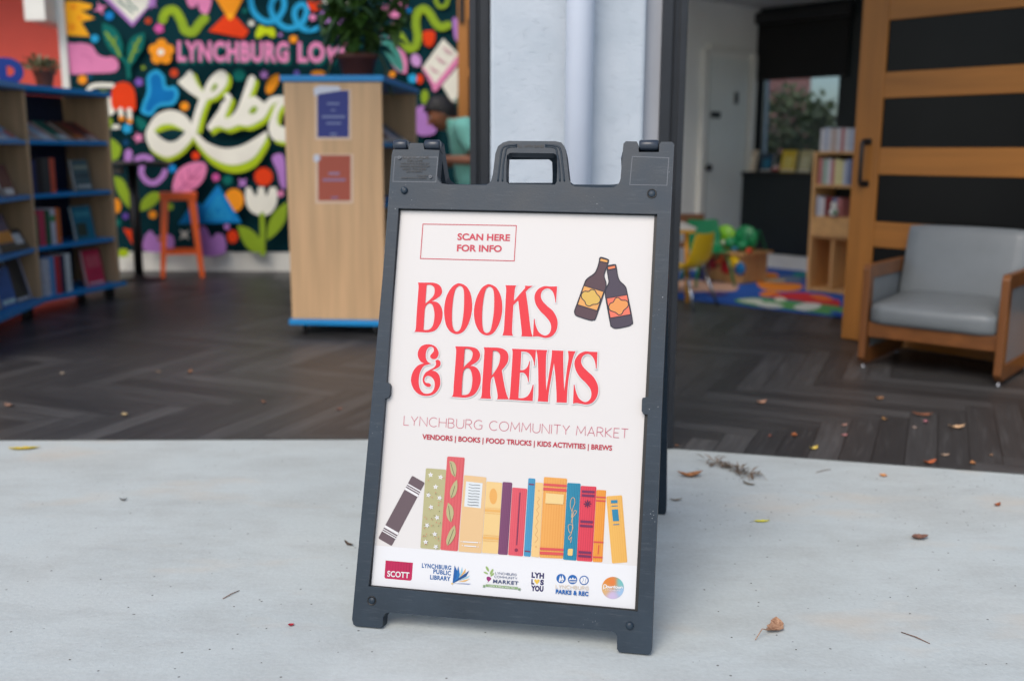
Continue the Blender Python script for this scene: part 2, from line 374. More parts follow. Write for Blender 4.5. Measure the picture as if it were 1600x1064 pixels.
    def text(s, txt, p0, p1, up, wid, mat, gap=.22):
        """stroke lettering from p0 to p1 along its baseline; up = cap-height vector"""
        tot = sum(GLY[c][0] + gap for c in txt) - gap; x = 0
        a, b, u = s.px(p0), s.px(p1), Vector(up)/s.view[2]; w_ = wid/s.view[2]; d = (b - a)
        ins = w_/2; ulen = u.length
        for c in txt:
            gw, st = GLY[c]
            for ln in st:
                q = [a + d*((x + px_)/tot) + u*(py_*(1 - w_/ulen) + ins/ulen) for px_, py_ in ln]
                cl = len(q) > 3 and (q[0] - q[-1]).length < 1e-5
                s.z -= s.dz*.9; s.ribbon(q, w_, mat, cl)
            x += gw + gap
    def ftext(s, txt, p0, p1, up, mat, bold=0.0, space=1.0):
        """built-in typeface fitted to a baseline p0-p1 and a cap-height vector"""
        def shape(t_):
            cu = D.curves.new('tmp', 'FONT'); cu.body = t_; cu.offset = bold; cu.space_character = space; cu.resolution_u = 4
            o = D.objects.new('tmp', cu); COL.objects.link(o); dg = bpy.context.evaluated_depsgraph_get(); ev = o.evaluated_get(dg); me = ev.to_mesh()
            r = ([v.co.copy() for v in me.vertices], [list(p.vertices) for p in me.polygons]); ev.to_mesh_clear(); D.objects.remove(o); D.curves.remove(cu); return r
        vs, fs = shape(txt); hv = [v.y for v in shape('H')[0]]; y0, y1 = min(hv), max(hv); x0, x1 = min(v.x for v in vs), max(v.x for v in vs)
        a, b, u = s.px(p0), s.px(p1), Vector(up)/s.view[2]; s.z += s.dz
        q = [a + (b - a)*((v.x - x0)/(x1 - x0)) + u*((v.y - y0)/(y1 - y0)) for v in vs]
        s.mb.add([s.to3d(p.x, p.y, s.z) for p in q], fs, mat)
    def band(s, q, t0, t1, mat, a=0, b=1):
        """strip across a four-cornered book spine, q = TL TR BR BL"""
        q = [Vector(p) for p in q]; L = lambda t: q[0].lerp(q[3], t); Rr = lambda t: q[1].lerp(q[2], t)
        s.poly([L(t0).lerp(Rr(t0), a), L(t0).lerp(Rr(t0), b), L(t1).lerp(Rr(t1), b), L(t1).lerp(Rr(t1), a)], mat)
# ================================================================== SETTING
CONC, HERR, STUC, PLAS = concrete_mat(), herringbone_mat(), stucco_mat(), plastic_mat()
WHITE = M('white_wall_paint', (232, 232, 226), .6, .04, 3); TRIM = M('white_trim_paint', (225, 224, 216), .5, .06, 4)
DARKF = M('dark_steel_frame', (25, 29, 36), .4, .2, 9); BLACK = M('black_metal', (16, 16, 18), .4, .15)
SQ = 60
g = MB(); g.add([(-SQ, -SQ, 0), (SQ, -SQ, 0), (SQ, SQ, 0), (-SQ, SQ, 0)], [(0, 1, 2, 3)], CONC)
tag(g.build('pavement', normals=False), kind='structure')
def thr(x): return 3.553 + .0246*x if x < .5 else 3.566 - .2445*(x - .0)   # door line on the left and on the right of the pillar
fl = [(-7, thr(-7)), (.10, 3.555), (.30, 3.50), (.575, 3.443), (4.2, 3.443 - .2453*3.625), (6.5, 6), (6.5, 11.2), (-7, 11.2)]
g = MB(); g.prism([(x, y, .001) for x, y in fl], (0, 0, .004), HERR); tag(g.build('plank_floor'), kind='structure')

# ---- pillar between the two openings
t = empty('stucco_pillar', (.2, 3.6, 0), 'white rough stucco pillar with a round downspout, right behind the sign', 'pillar')
xL, xR, xS = aty(766, 120, 3.42).x, aty(1008, 110, 3.42).x, aty(1033, 110, 3.47).x
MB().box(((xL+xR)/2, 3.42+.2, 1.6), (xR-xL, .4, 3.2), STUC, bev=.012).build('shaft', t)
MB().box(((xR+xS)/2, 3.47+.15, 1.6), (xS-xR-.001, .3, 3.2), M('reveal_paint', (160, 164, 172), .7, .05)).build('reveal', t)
t = empty('downspout', (.23, 3.365, 0), 'round white downspout pipe fixed to the front of the stucco pillar', 'downspout')
px_ = aty(905, 110, 3.365).x
PIPE = M('white_pvc', (190, 198, 212), .4, .05, 3)
g = MB().tube([(px_, 3.36, .0), (px_, 3.36, 3.2)], .0455, PIPE, 28); g.build('pipe', t)
for z in (.35, 2.3): MB().lathe([(.0475, 0), (.05, .004), (.05, .026), (.0475, .03)], (px_, 3.36, z), PIPE, 28).build('strap', t)
def frame_post(name, x0, x1, y, label, grooves):
    t = empty(name, ((x0+x1)/2, y, 0), label, 'door frame')
    g = MB().box(((x0+x1)/2, y+.06, 1.6), (x1-x0, .12, 3.2), DARKF, bev=.004); g.build('post', t)
    g = MB()
    for f0, f1, dp in grooves: g.box((x0+(x1-x0)*(f0+f1)/2, y-dp/2, 1.6), ((x1-x0)*(f1-f0), dp, 3.19), DARKF, bev=.003)
    g.build('stop_strip', t)
frame_post('opening_frame', aty(734, 120, 3.53).x, aty(765.5, 120, 3.53).x - .001, 3.53, 'dark steel frame of the left opening, tight against the left of the pillar', [(0, .35, .012), (.42, .5, .006)])
frame_post('opening_frame', aty(1033, 110, 3.44).x + .001, aty(1071.5, 110, 3.44).x, 3.44, 'dark steel frame of the right opening, between the pillar and the white room', [(0, .42, .008), (.48, .55, .012), (.7, 1, .006)])

# ---- left room: mural wall, red alcove
MY = 8.72
tm = empty('mural_wall', (-2, MY, 0), 'dark teal wall covered in a bright painted library mural', 'wall')
TEAL = M('mural_teal', (8, 48, 55), .85, .1, 2, spec=.1)
MX0, MX1 = aty(104, 80, MY).x, .6
MB().box(((MX0+MX1)/2, MY+.1, .17+1.7), (MX1-MX0, .2, 3.4), TEAL).build('wall_face', tm)
MB().box(((MX0+MX1)/2, MY+.092, .084), (MX1-MX0, .22, .168), TRIM, bev=.004).build('baseboard', tm)
t = empty('alcove_wall', (-4.6, 9.4, 0), 'coral red wall of the alcove left of the mural, white post and bulkhead', 'wall')
RED = M('coral_wall_paint', (226, 84, 66), .6, .06, 2)
MB().box((-5.3, 9.5, 1.5), (3.4, .2, 3.0), RED).build('wall_face', t)
MB().box((-6.95, 7.0, 1.5), (.1, 4.8, 3.0), WHITE).build('side_wall', t)
pR, pL = aty(112, 120, MY-.02).x, aty(97, 120, MY-.02).x
MB().box(((pL+pR)/2 - .01, MY+.28, 1.7), (pR-pL-.02, .62, 3.4), TRIM).build('post', t)
zb = aty(60, 33, 8.5).z
MB().box(((aty(40, 20, 8.5).x + pL)/2, 8.95, zb+.5), (pL-aty(40, 20, 8.5).x-.002, .95, 1.0), TRIM).build('bulkhead', t)

# ---- right room, turned about 41 degrees to the left room
E1, E2, UP = Vector((.750, .661, 0)), Vector((.661, -.750, 0)), Vector((0, 0, 1))
C0 = Vector((2.26, 9.5, 0))
TR = Matrix((( E2.x, E1.x, 0, C0.x), (E2.y, E1.y, 0, C0.y), (0, 0, 1, 0), (0, 0, 0, 1)))   # local x = along window wall, y = away
CEIL = 2.33
t = empty('white_wall', tuple(C0 - E1*1.2), 'plain white wall with a door, left of the black window wall', 'wall')
MB().box((-.06, -1.1, CEIL/2), (.12, 2.6, CEIL), WHITE, TR).build('wall_face', t)
# door in it
td = empty('room_door', tuple(C0 - E1*.5), 'pale door with black knob and small black plate in the white wall', 'door')
DOORM = M('pale_door_paint', (222, 226, 220), .5, .04, 3)
MB().box((.012, -.45, .93), (.022, .56, 1.86), DOORM, TR, bev=.003).build('leaf', td)
g = MB()
for y in (-.80, -.10): g.box((.02, y, .96), (.04, .07, 1.92), TRIM, TR, bev=.004)
g.box((.02, -.45, 1.945), (.04, .63, .05), TRIM, TR, bev=.004); g.build('door_frame', td)
kp = onplane(1097, 262, C0, E2); g = MB().lathe([(.03, 0), (.03, .01), (.012, .012), (.012, .04), (.03, .05), (.03, .075), (.01, .085)], kp + E2*.02, BLACK, 20, E2); g.build('knob', td)
q = onplane(1114, 180, C0, E2); T = Matrix.Translation(q) @ Matrix.Rotation(math.atan2(E2.y, E2.x), 4, 'Z')
MB().box((.03, 0, 0), (.014, .13, .055), BLACK, T, bev=.004).build('sign_plate', td)
q = onplane(1147, 154, C0, E2); T = Matrix.Translation(q) @ Matrix.Rotation(math.atan2(E2.y, E2.x), 4, 'Z')
t = empty('wall_switch', tuple(q), 'small dark control box on the white wall beside the black window wall', 'switch')
MB().box((.015, 0, 0), (.03, .06, .11), M('grey_plastic', (96, 98, 96), .5), T, bev=.005).build('case', t)
MB().box((.033, 0, .0), (.006, .03, .05), BLACK, T, bev=.002).build('button', t)
# window wall, black
NAVY = M('black_green_paint', (12, 24, 27), .5, .12, 3)
tw = empty('window_wall', tuple(C0 + E2), 'near black wall around the low window, behind the wooden bookshelf', 'wall')
WX0, WX1, WZ0, WZ1 = (onplane(1183, 200, C0, E1) - C0).dot(E2), (onplane(1308, 200, C0, E1) - C0).dot(E2), .85, 2.05
g = MB()
g.box((WX0/2-.06, .04, CEIL/2), (WX0+.12, .08, CEIL), NAVY, TR); g.box((WX1+1.6, .04, CEIL/2), (3.2, .08, CEIL), NAVY, TR)
g.box(((WX0+WX1)/2, .04, WZ0/2), (WX1-WX0, .08, WZ0), NAVY, TR); g.box(((WX0+WX1)/2, .04, (WZ1+CEIL)/2), (WX1-WX0, .08, CEIL-WZ1), NAVY, TR)
g.build('wall_face', tw)
t = empty('window', tuple(C0 + E2*.5 + UP*WZ0), 'low window with a view of red brick and bushes', 'window')
g = MB()
for x in (WX0+.012, WX1-.012): g.box((x, .05, (WZ0+WZ1)/2), (.024, .05, WZ1-WZ0), DARKF, TR)
for z in (WZ0+.012, WZ1-.012): g.box(((WX0+WX1)/2, .05, z), (WX1-WX0-.05, .05, .024), DARKF, TR)
g.build('frame', t)
MB().box(((WX0+WX1)/2, .055, (WZ0+WZ1)/2), (WX1-WX0-.05, .006, WZ1-WZ0-.05), glass_mat(), TR).build('pane', t)
t = empty('roller_blind', tuple(C0 + E2*.5 + UP*1.7), 'black roller blind pulled halfway down over the window', 'blind')
BLIND = M('black_blind_cloth', (10, 10, 11), .8, .1, 30)
zb = onplane(1240, 121, C0 - E1*.03, E1).z
MB().box(((WX0+WX1)/2+.02, -.03, (zb+2.2)/2), (WX1-WX0+.12, .004, 2.2-zb), BLIND, TR).build('cloth', t)
MB().box(((WX0+WX1)/2+.02, -.045, 2.24), (WX1-WX0+.16, .08, .1), BLACK, TR, bev=.01).build('cassette', t)
MB().box(((WX0+WX1)/2+.02, -.032, zb-.008), (WX1-WX0+.12, .016, .016), BLACK, TR).build('bottom_bar', t)
t = empty('window_bench', tuple(C0 + E2*.6 - E1*.1), 'black low cabinet under the window with white baseboard', 'cabinet')
MB().box((1.0, -.1, .49), (2.02, .19, .70), NAVY, TR, bev=.004).build('front_panel', t)
MB().box((1.0, -.105, .856), (2.05, .22, .03), BLACK, TR, bev=.004).build('top', t)
MB().box((1.0, -.1, .068), (2.02, .2, .136), TRIM, TR, bev=.004).build('baseboard', t)
g = MB(); g.prism([TR @ Vector(p) for p in ((-.12, -2.4, CEIL), (4.2, -2.4, CEIL), (4.2, .2, CEIL), (-.12, .2, CEIL))], (0, 0, .1), M('ceiling_paint', (206, 206, 202), .7, .03))
tag(g.build('ceiling'), kind='structure')

g = MB(); CPM = MATS['ceiling_paint']; ZL = 3.0
for x0, x1, y0, y1 in ((-7, .4, 3.6, 5.3), (-7, .4, 8.3, 11)): g.box(((x0+x1)/2, (y0+y1)/2, ZL+.06), (x1-x0, y1-y0, .12), CPM)  # unseen ceiling pieces, gap between them left open to let daylight in
tag(g.build('ceiling'), kind='structure')
g = MB(); g.prism([(.402, 3.5, ZL), (6.4, 2.1, ZL), (6.4, 4.4, ZL), (.402, 5.8, ZL)], (0, 0, .1), CPM); tag(g.build('ceiling'), kind='structure')  # unseen piece, cut short so daylight falls into the room behind
# ---- outside the window: brick building, bushes
tb = empty('brick_building', tuple(C0 + E1*7), 'salmon red brick building seen through the window', 'building')
qe = onplane(1264, 180, C0 + E1*7.6, E1) - C0; BT = TR @ Matrix.Translation((qe.dot(E2) - 3.6, 6.2, 0)); BR = brick_mat()
MB().box((0, .7, 3), (7.2, 1.4, 6), BR, BT).build('wall', tb)
for x in (-2.4, -.6, 1.2): MB().box((x, -.02, 1.6), (.9, .06, 1.5), M('dark_pane', (40, 46, 54), .15), BT).build('window', tb)
MB().box((2.9, -.06, 3), (.12, .1, 6), M('grey_pipe', (120, 110, 108), .5), BT).build('drainpipe', tb)
LEAFB = leafmat('bush_leaf', (.06, .10, .03), (.20, .22, .10))
def leaf_cloud(centres, n, size, mat, seed):
    rnd = random.Random(seed); g = MB()
    for i in range(n):
        c, r = centres[rnd.randrange(len(centres))]
        d = Vector((rnd.gauss(0, 1), rnd.gauss(0, 1), rnd.gauss(0, 1))).normalized() * r * rnd.random()**.45; p = Vector(c) + d
        a = Vector((rnd.gauss(0, 1), rnd.gauss(0, 1), rnd.gauss(0, .6))).normalized(); b = a.cross(Vector((rnd.gauss(0, 1), rnd.gauss(0, 1), rnd.gauss(0, 1)))).normalized()
        s = size*rnd.uniform(.6, 1.3)
        g.add([p, p + a*s*.5 + b*s*.28, p + a*s, p + a*s*.5 - b*s*.28], [(0, 1, 2, 3)], mat)
    return g
for i, (u, v, hh, lab) in enumerate([(-.38, 1.3, 1.42, 'tall loose bush outside the window, in front of the brick wall'), (-.02, 1.25, 1.28, 'darker bush outside at the right edge of the window, against the sky')]):
    base = TR @ Vector((u, v, 0)); t = empty('garden_bush', tuple(base), lab, 'bush', 'bushes outside the window')
    cs = [(base + Vector((.28*math.cos(k*2.4)*(.3+k/7), .28*math.sin(k*2.4)*(.3+k/7), .45 + k*hh/8)), .26) for k in range(7)]
    leaf_cloud(cs, 1500, .1, LEAFB, i).build('foliage', t, normals=False)
    g = MB()
    for c, r in cs: g.tube([base, base.lerp(c, .5) + Vector((.03, 0, .05)), c], [.02, .013, .006], M('bark', (84, 66, 50), .8), 6)
    g.build('stem', t)

# ================================================================== THE SIGN
SX, SY, SZ, YAW, LEAN = -.3194, 2.1046, -.9633 + CH, -.1947, .3229
U = Vector((math.cos(YAW), math.sin(YAW), 0)); BK = Vector((-math.sin(YAW), math.cos(YAW), 0))
V = UP*math.cos(LEAN) + BK*math.sin(LEAN); NF = U.cross(V)             # NF points to the viewer
if NF.y > 0: NF = -NF
O3 = Vector((SX, SY, SZ))
def on_sign(px, py, lift): return onplane(px, py, O3 + NF*lift, NF)
def uv(px, py, lift=.014):
    q = on_sign(px, py, lift) - O3; return Vector((q.dot(U), q.dot(V), 0))
sign = empty('sandwich_board_sign', (-.02, 2.3, 0), 'dark plastic A-frame sandwich board advertising Books and Brews on the concrete', 'sandwich board')
outline = [(550,967),(552,975),(556,977.5),(594,980.5),(597.5,978),(598.5,964),(602,958),(609,956.5),(780,971),(955,985.5),(961,988),(964,993),(964,1013),(967,1018),(1012,1022),(1016.5,1020),(1018,1015),
           (1035,620),(1053,238),(1053.5,226),(1050,222),(1033,222),(1030.5,226),(1030,238),(998,238),(997.5,226),(995,221.5),(978,221),(974,225),(971,262),(969.5,280),(967,287),(959,293),(930,293.5),(898,291.5),(892,288),(889,280),
           (884.5,240),(882,229),(877,223),(868,221),(795,220.5),(786,223),(778,229),(774,240),(770,272),(767,284),(760,289.5),(700,288.5),(690,287),(684.5,282),(683,275),(686.5,235),(663,234),(661,224),(640,224),(638,234),(614,234),(612,242),(598,430),(575,690)]
hole = [(622.5,325.5),(820,329.5),(1027,334.5),(1018,520),(1013,620),(1004,621.5),(1003,625),(1002.5,642),(1005,646.5),(1012,647.5),(1005,790),(996.5,955),(790,937),(575.5,915.5),(590,770),(601.5,622.5),(606,621),(608.5,617),(609.5,602),(607,598),(603.5,597),(613,455)]
hhole = [(797,239),(866,240),(870,243),(871,262),(870,284),(867,289),(795,287.5),(791,284),(791,262),(792,243)]
def sgn(u, v, lift): return O3 + U*u + V*v + NF*lift
FT = .014
g = MB(); loops = [[sgn(*uv(x, y, FT).xy, FT) for x, y in lp] for lp in (outline, hole, hhole)]
g.holed(loops, -NF*.034, PLAS); fr = g.build('front_frame', sign, bevel=.0035)
# rear frame: same outline, leaning the other way from the hinge
HV = uv(830, 224).y; HP = sgn(0, HV, -.030)                            # a point on the hinge axis
foot = ground(1035, 803); fu = (foot - HP).dot(BK); fz = -HP.z; L2 = math.hypot(fu, fz)
V2 = (UP*(-fz) - BK*fu).normalized(); N2 = U.cross(V2); N2 = N2 if N2.y > 0 else -N2
kf = L2 / (HV + .088)
def rear(u, v, lift): return HP + V2*((v - HV)*kf) + U*u + N2*lift
g = MB(); loops2 = [[rear(.6 - uv(x, y, FT).x, uv(x, y, FT).y, -.004) for x, y in lp] for lp in (outline, hole, hhole)]
g.holed(loops2, N2*.034, PLAS); g.build('rear_frame', sign, bevel=.0035)
rpn = [rear(-.012, -.006, .01), rear(.612, -.006, .01), rear(.612, .884, .01), rear(-.012, .884, .01)]
MB().prism(rpn, N2*.006, M('sign_board_back', (225, 224, 226), .5, .03)).build('rear_panel', sign)
# hinge knuckles: two of the rear half on the left tower, one on the right
for x0, x1, y in ((615.5, 637, 227), (664, 688, 227), (999, 1029, 227.5)):
    a, b = on_sign(x0, y, .004), on_sign(x1, y+.2, .004); d = (b - a).normalized()
    g = MB().tube([a, a + d*.003, b - d*.003, b], [.010, .0125, .0125, .010], M('hinge_plastic', (44, 52, 64), .28, .1), 18)
    g.add([a + V*.004 - NF*.004, b + V*.004 - NF*.004, b - V*.004 - NF*.034, a - V*.004 - NF*.034, a - V*.012 - NF*.004, b - V*.012 - NF*.004, b - V*.012 - NF*.03, a - V*.012 - NF*.03], [(0,1,2,3), (4,5,6,7), (0,1,5,4), (2,3,7,6), (0,3,7,4), (1,2,6,5)], PLAS)
    g.build('hinge_knuckle', sign)
# corner buttons and sockets
for x, y, r, up_ in ((632, 298, .0082, 1), (1018.5, 303, .0098, 0), (581, 938, .0092, 0), (984, 977, .0082, 1)):
    c = on_sign(x, y, FT); g = MB()
    if up_: g.lathe([(r, -.004), (r, .004), (r*.85, .006), (r*.4, .0068), (0, .007)], c, PLAS, 24, NF)
    else:
        g.lathe([(r*1.12, -.002), (r*1.12, .0012), (r*1.0, .002), (r*.92, .0006), (r*.9, .0005)], c, BLACK, 28, NF)
        g.lathe([(r*.8, 0), (r*.8, .0016), (r*.7, .0024), (0, .0028)], c - NF*.0002, PLAS, 24, NF)
    g.build('corner_button', sign)
# raised name plates and ridges
g = Art(on_sign, .0001, FT + .0004); PLATE = M('moulded_line_plastic', (56, 68, 82), .4, .1)
EMB = M('moulded_letter_plastic', (12, 16, 22), .5, .1)
for q in ([(617,246),(684,246),(681,285),(614,284)], [(988,245),(1045,247),(1042,290),(984,289)]):
    g = Art(on_sign, .0001, FT + .0004); g.stroke(q, 1.3, PLATE, True, False); g.mb.build('plate_edge', sign, normals=False)
g = Art(on_sign, .0001, FT + .0006).see(590, 205, 8.512)
for tx, a, b, h_, wd in (('SIGNICADE', (330, 372), (680, 372), 40, 7), ('DELUXE', (395, 408), (598, 408), 26, 5), ('MANUFACTURED BY', (310, 445), (685, 445), 24, 4), ('WWW.PLASTICADE.COM', (295, 482), (688, 482), 26, 5),
                     ('(800) 772-0355', (330, 518), (640, 520), 26, 5), ('U.S. PATENTS', (385, 550), (585, 550), 24, 5), ('7.226.604', (515, 605), (668, 605), 22, 4), ('OTHER PATENTS PENDING', (310, 634), (645, 634), 20, 4)):
    g.text(tx, a, b, (2, -h_), wd, EMB, .2)
for c in ((288, 352), (700, 607)): g.dot(c, 22, PLATE); g.dot(c, 9, EMB)
g.mb.build('moulded_lettering', sign, normals=False); g = Art(on_sign, .0001, FT + .0006); g.see(0, 0, 1).text('FILL WITH SAND', (807, 231), (849, 231.3), (.3, -4.6), .9, EMB, .2)
g.mb.build('moulded_lettering', sign, normals=False)
for sgnx in (-1, 1):
    g = MB()
    for k, off in enumerate((0, 5.5)):
        cx = 830; pts = [(cx + sgnx*(22 + 0*off), 227 + off*.5), (cx + sgnx*(40 - off*.5), 229 + off*.5), (cx + sgnx*(46 - off), 236 + off), (cx + sgnx*(49 - off), 258), (cx + sgnx*(52 - off*1.3), 284)]
        g.tube([on_sign(p.x, p.y, FT - .0005) for p in smooth_pts(pts, False, 6)], .0022, PLAS, 8)
    g.build('handle_ridge', sign)
rim = []
hc_ = Vector((sum(p[0] for p in hole)/len(hole), sum(p[1] for p in hole)/len(hole)))
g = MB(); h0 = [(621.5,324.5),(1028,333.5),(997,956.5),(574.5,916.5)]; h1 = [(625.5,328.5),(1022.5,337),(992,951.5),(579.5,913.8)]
g.holed([[sgn(*uv(x, y, .004).xy, .004) for x, y in lp] for lp in (h0, h1)], -NF*.003, M('recess_shade_black', (9, 10, 12), .5, .1)); g.build('recess_shade_rim', sign)  # added black rim: shade of the panel recess, put in as colour
# ---- printed panel
PANEL = M('sign_board_white', (201, 198, 196), .4, .012, 2, spec=.3)
pc = [sgn(-.012, -.006, 0), sgn(.613, -.006, 0), sgn(.613, .884, 0), sgn(-.012, .884, 0)]
panel = MB().prism(pc, -NF*.006, PANEL).build('sign_panel', sign)
RED_ = P((250, 46, 62)); REDT = P((222, 66, 88)); WH = P((252, 251, 252)); DK = P((26, 28, 52))
zc = [0.0002]
def art(): return Art(on_sign, .00012, zc[0])
def fin(a, name): a.mb.build(name, panel, normals=False)
a = art(); a.poly([(560, 849.5), (785, 868), (1010, 885), (1010, 980), (560, 940)], P((250, 251, 254))); fin(a, 'white_footer')
zc[0] = .0005
# scan box (the code itself is left out)
a = art().see(640, 340, 8.889); a.stroke([(185, 92), (1483, 113), (1453, 603), (150, 570)], 11, REDT, True, False)
a.ftext('SCAN HERE', (662, 314), (1392, 328), (5, -94), REDT, .03); a.ftext('FOR INFO', (655, 470), (1278, 481), (5, -94), REDT, .03); fin(a, 'scan_box')
c = 1
BOOKS = [
 [[(128,65,c),(260,67),(380,70),(470,110),(508,190),(490,260),(430,312),(345,360,c),(420,368),(480,420),(512,510),(510,620),(470,730),(400,812),(300,843),(180,840),(70,835,c),(95,785),(105,620),(120,400),(137,180),(138,105)], [(268,103,c),(330,103),(378,135),(392,190),(378,260),(330,320),(246,392,c),(256,250)], [(218,803,c),(230,600),(240,480),(265,420),(312,390),(355,415),(380,490),(388,580),(375,690),(345,765),(290,803)]],
 [[(780,77),(880,120),(950,230),(978,400),(965,560),(915,720),(840,830),(740,872),(640,835),(570,730),(540,560),(545,420),(580,270),(650,150),(715,95)], [(782,117),(830,145),(850,230),(850,420),(838,580),(815,720),(785,800),(737,832),(695,805),(668,720),(662,580),(670,430),(690,270),(725,160)]],
 [[(1250,92),(1350,140),(1420,260),(1448,420),(1435,590),(1380,750),(1300,860),(1205,890),(1110,850),(1040,740),(1008,600),(1010,450),(1050,290),(1120,160),(1190,105)], [(1252,130),(1300,165),(1320,260),(1320,450),(1305,610),(1280,750),(1255,825),(1205,852),(1160,825),(1138,730),(1133,590),(1142,430),(1165,270),(1200,160)]],
 [[(1495,107,c),(1668,110,c),(1648,155),(1638,240),(1628,355,c),(1770,190),(1802,152),(1802,115,c),(1930,120,c),(1865,160),(1815,212,c),(1850,450),(1890,780),(1925,912,c),(1742,905,c),(1752,850),(1735,680),(1697,345,c),(1622,418,c),(1605,700),(1602,850),(1620,897,c),(1447,890,c),(1468,830),(1480,700),(1505,250),(1508,160)]],
 [[(2305,125,c),(2287,380,c),(2278,380,c),(2265,290),(2230,200),(2160,157),(2080,190),(2050,270),(2075,350),(2150,430),(2240,510),(2300,620),(2312,720),(2290,820),(2225,900),(2130,930),(2040,912),(1980,905),(1928,912,c),(1942,632,c),(1955,632,c),(1970,730),(2020,840),(2110,892),(2180,860),(2210,780),(2195,690),(2130,600),(2040,510),(1975,410),(1950,310),(1965,230),(2020,160),(2110,122),(2200,127)]]]
BREWS = [
 [[(325,375,c),(270,345),(230,270),(232,190),(275,115),(345,82),(430,82),(510,120),(552,200),(545,260),(510,305),(460,310),(425,285),(425,250),(455,215),(478,180),(470,135),(430,118),(385,140),(358,200),(352,270),(375,340),(440,385,c),(390,395),(320,420),(275,490),(250,570),(243,680),(262,770),(310,835),(375,850),(440,830),(480,775),(492,700),(480,640),(440,590),(385,572),(345,595),(332,640),(355,678),(400,685),(430,705),(425,738),(385,745),(335,715),(305,655),(310,590),(350,520),(420,475),(480,440),(510,400),(510,360),(505,335),(540,320),(578,345),(582,400),(555,435),(500,465),(440,490,c),(500,500),(555,550),(578,630),(575,720),(530,810),(450,870),(340,885),(240,855),(165,780),(125,680),(125,590),(160,490),(230,410)]],
 [[(812,110,c),(940,113),(1060,120),(1150,150),(1200,225),(1190,300),(1140,360),(1045,415,c),(1110,425),(1170,470),(1208,560),(1208,670),(1170,780),(1100,870),(980,910),(860,905),(755,898,c),(780,850),(790,700),(825,230),(822,150)], [(962,150,c),(1030,153),(1075,190),(1085,240),(1060,320),(1000,380),(940,440,c),(950,300)], [(912,868,c),(920,700),(935,530),(960,470),(1005,447),(1050,475),(1075,560),(1080,650),(1065,760),(1030,840),(980,868)]],
 [[(1255,125,c),(1370,128),(1480,132),(1560,150),(1620,195),(1645,270),(1625,370),(1540,483,c),(1575,690),(1610,840),(1648,938,c),(1463,937,c),(1475,890),(1460,780),(1415,580,c),(1372,640),(1360,830),(1372,930,c),(1200,922,c),(1225,870),(1235,700),(1265,250),(1268,170)], [(1402,180,c),(1460,185),(1505,225),(1515,290),(1490,400),(1440,490),(1380,572,c),(1390,380)]],
 [[(1698,148,c),(2075,163,c),(2055,415,c),(2045,415,c),(2035,340),(2000,260),(1940,205),(1845,190,c),(1830,482,c),(1890,475),(1940,430),(1970,340,c),(1980,340,c),(1960,670,c),(1950,670,c),(1935,590),(1890,530),(1825,520,c),(1800,918,c),(1900,910),(1970,850),(2025,710,c),(2038,710,c),(2022,965,c),(1648,942,c),(1665,890),(1680,700),(1705,300),(1708,200)]],
 [[(2078,163,c),(2250,170,c),(2233,270),(2228,550),(2235,805,c),(2300,400),(2320,250),(2325,172,c),(2505,180,c),(2500,270),(2505,550),(2517,810,c),(2560,450),(2582,300),(2572,182,c),(2695,188,c),(2650,300),(2590,570),(2565,800),(2555,992,c),(2395,985,c),(2395,850),(2380,610),(2355,370,c),(2290,730),(2270,870),(2262,978,c),(2100,968,c),(2112,850),(2110,550),(2100,300)]],
 [[(3035,198,c),(3022,460,c),(3010,460,c),(2995,350),(2950,265),(2885,230),(2810,260),(2780,340),(2805,420),(2880,500),(2970,585),(3030,690),(3048,790),(3025,900),(2960,985),(2870,1018),(2770,1005),(2710,995),(2653,1005,c),(2665,710,c),(2678,710,c),(2695,800),(2745,920),(2840,980),(2915,940),(2940,860),(2920,770),(2850,680),(2760,590),(2700,490),(2675,390),(2690,310),(2750,230),(2840,190),(2930,195)]]]
a = Art(on_sign, .0001, .0005)
def letters(a, L, ox, oy, dxs):
    a.see(ox, oy, 10)
    sh = lambda i, lp: [(p[0] + dxs[i],) + tuple(p[1:]) for p in lp]
    for i, lt in enumerate(L): a.ribbon([a.px(p) for p in smooth_pts(sh(i, lt[0]))], 3.4, P((248, 247, 248)), True)
    for i, lt in enumerate(L):
        a.z += .00005; a.poly(sh(i, lt[0]), RED_, [sh(i, h) for h in lt[1:]], sm=True)
letters(a, BOOKS, 640, 435, (0, 0, 0, 0, 0)); letters(a, BREWS, 630, 530, (0, 0, 0, 0, 0, 0)); fin(a, 'title_lettering')
a = art().see(610, 640, 4.1026)
a.text('LYNCHBURG COMMUNITY MARKET', (85, 100), (1521, 184), (4, -62), 3.6, P((222, 100, 125)), .2)
a.ftext('VENDORS | BOOKS | FOOD TRUCKS | KIDS ACTIVITIES | BREWS', (203, 189), (1420, 262), (2, -33), P((206, 36, 66)), .026); fin(a, 'subtitle_lettering')
# two bottles
def bottle(body, cap, label, badge, cb, cc, cl, cg):
    a = art().see(890, 395, 8.509); a.blob(body, P(cb)); a.poly(cap, P(cc)); a.poly(label, P(cl)); a.blob(badge, P(cg))
    x0 = min(p[0] for p in body)
    a.stroke(badge, 12, DK, True); a.stroke(label, 10, DK, True, False); a.stroke(cap, 10, DK, True, False); a.stroke(body, 13, DK, True); fin(a, 'printed_bottle')
bottle([(400,75),(425,62),(505,88),(518,110),(500,170),(465,270),(460,320),(483,400),(480,460),(455,540),(350,860),(320,890),(270,895),(100,840),(68,800),(70,760),(110,650),(190,430),(230,350),(330,275),(370,200),(395,110)],
       [(398,112),(412,70),(512,98),(502,136)], [(190,437),(455,517),(365,770),(105,690)], [(250,515),(290,490),(335,500),(360,545),(400,590),(405,640),(370,680),(310,688),(260,710),(220,690),(200,645),(160,600),(160,545),(200,512)], (86, 58, 70), (252, 178, 92), (250, 178, 96), (236, 192, 92))
